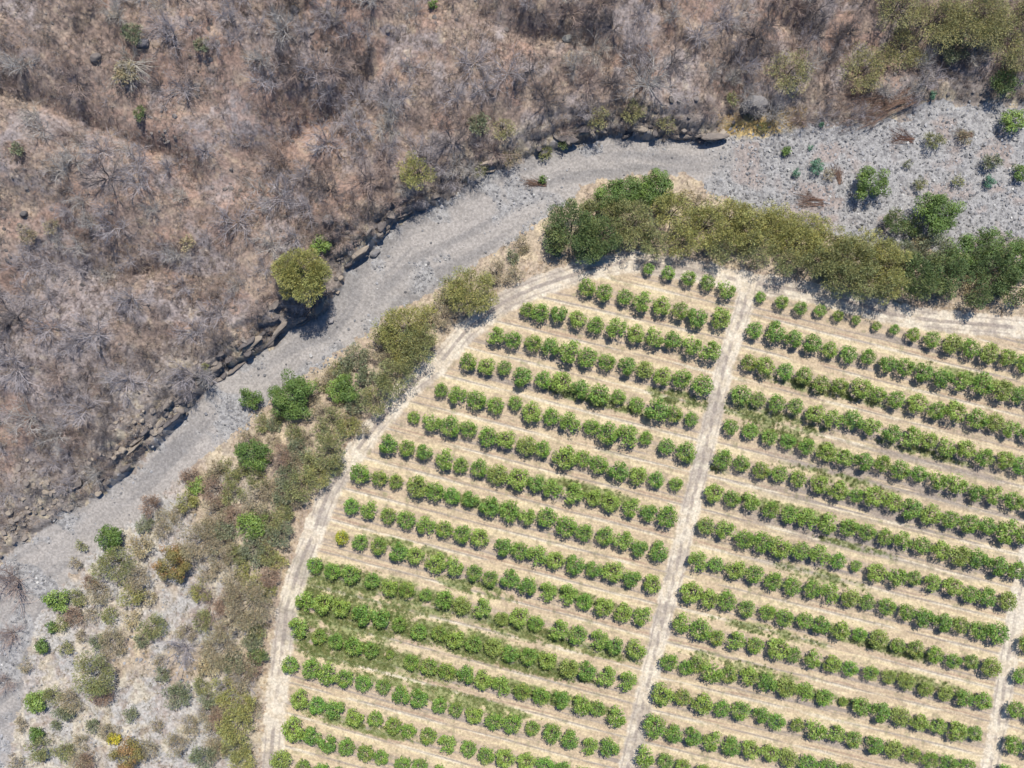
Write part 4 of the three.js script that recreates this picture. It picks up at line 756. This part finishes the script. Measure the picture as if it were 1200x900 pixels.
  // fallen branches: fans of bleached and brown wood
  const fan = (px, py, ang, len, spread, n, col, label) => {
    const p = at(px, py), o = new THREE.Group(); o.name = numbered('fallen_branches'); o.position.set(...p); o.rotation.y = ang; scene.add(o);
    const m = new MB(), tw = new MB();
    const lay = (a, d, L, rad, lev, mb) => { const q = a.clone().addScaledVector(d, L); q.y = lerp(.08, .5, R()); const b = lerp(.75, 1.2, R()); mb.twig(a, q, rad, rad * .5, col.map(v => v * b), 4); if (lev < 2) for (let j = 0; j < 3; j++) { const s = a.clone().lerp(q, lerp(.3, 1, R())), t = (R() - .5) * 1.1; lay(s, V(d.x * Math.cos(t) - d.z * Math.sin(t), 0, d.x * Math.sin(t) + d.z * Math.cos(t)), L * .45, rad * .5, lev + 1, tw); } };
    for (let k = 0; k < n * 2; k++) { const t = (R() - .5) * spread; lay(V((R() - .5) * .5, .15, (R() - .5) * len * .25), V(Math.cos(t), 0, Math.sin(t)), len * lerp(.5, 1, R()), .05, 0, m); }
    part('branches', m.geo(), matWood, o); part('twigs', tw.geo(), matWood, o);
    tag(o, label, 'branches', 'fallen branches');
  };
  fan(1072, 112, Math.PI * 1.08, 15, .55, 18, alb(158, 128, 108), 'brown fan of fallen branches at the gravel edge');
  fan(1096, 86, Math.PI * 1.1, 6.5, .8, 10, alb(176, 170, 162), 'grey fan of fallen branches under an olive shrub');
  fan(150, 72, Math.PI * 1.6, 5, 2.6, 8, alb(226, 222, 208), 'bleached fallen branches beside dark boulders on the slope');
  fan(668, 60, Math.PI * 1.5, 4, 2, 8, alb(206, 188, 160), 'tangle of pale roots below a boulder on the slope');
  fan(1070, 165, Math.PI * .9, 5, .9, 9, alb(140, 108, 92), 'brown drift branches beside a small olive shrub on gravel');
  fan(640, 216, Math.PI * .95, 4.5, .5, 8, alb(150, 122, 104), 'brown drift branches on the narrow riverbed gravel');
  fan(965, 238, Math.PI * .95, 6, .35, 8, alb(150, 120, 102), 'brown drift branches along the hedge foot');
  fan(985, 215, Math.PI * .6, 4, .6, 8, alb(158, 130, 112), 'brown drift branches beside the lone round gravel-bed tree');
  fan(1140, 158, Math.PI, 4, .8, 8, alb(146, 118, 102), 'brown drift branches on a silt patch in the gravel bed');
  fan(447, 152, Math.PI * 1.2, 3.5, 2.4, 6, alb(226, 220, 210), 'bleached fallen branches on the brown slope');
  fan(375, 10, -.4, 5, .3, 4, alb(170, 160, 146), 'fallen grey log with bare branches on the upper slope');
}
{ let n = 0; const by = {}; scene.traverse(o => { if (o.isMesh && !o.isInstancedMesh && o.geometry.attributes.position) { const g = o.geometry, t = (g.index ? g.index.count : g.attributes.position.count) / 3; n += t; const r = o.parent && o.parent !== scene ? o.parent : o, k = r.name.replace(/_\d+$/, ''); by[k] = (by[k] ?? 0) + t; } }); console.log('triangles', Math.round(n), by.fruit_tree, by.leafless_shrub, by.olive_shrub, by.yellow_olive_shrub); }
renderer.render(scene, camera);
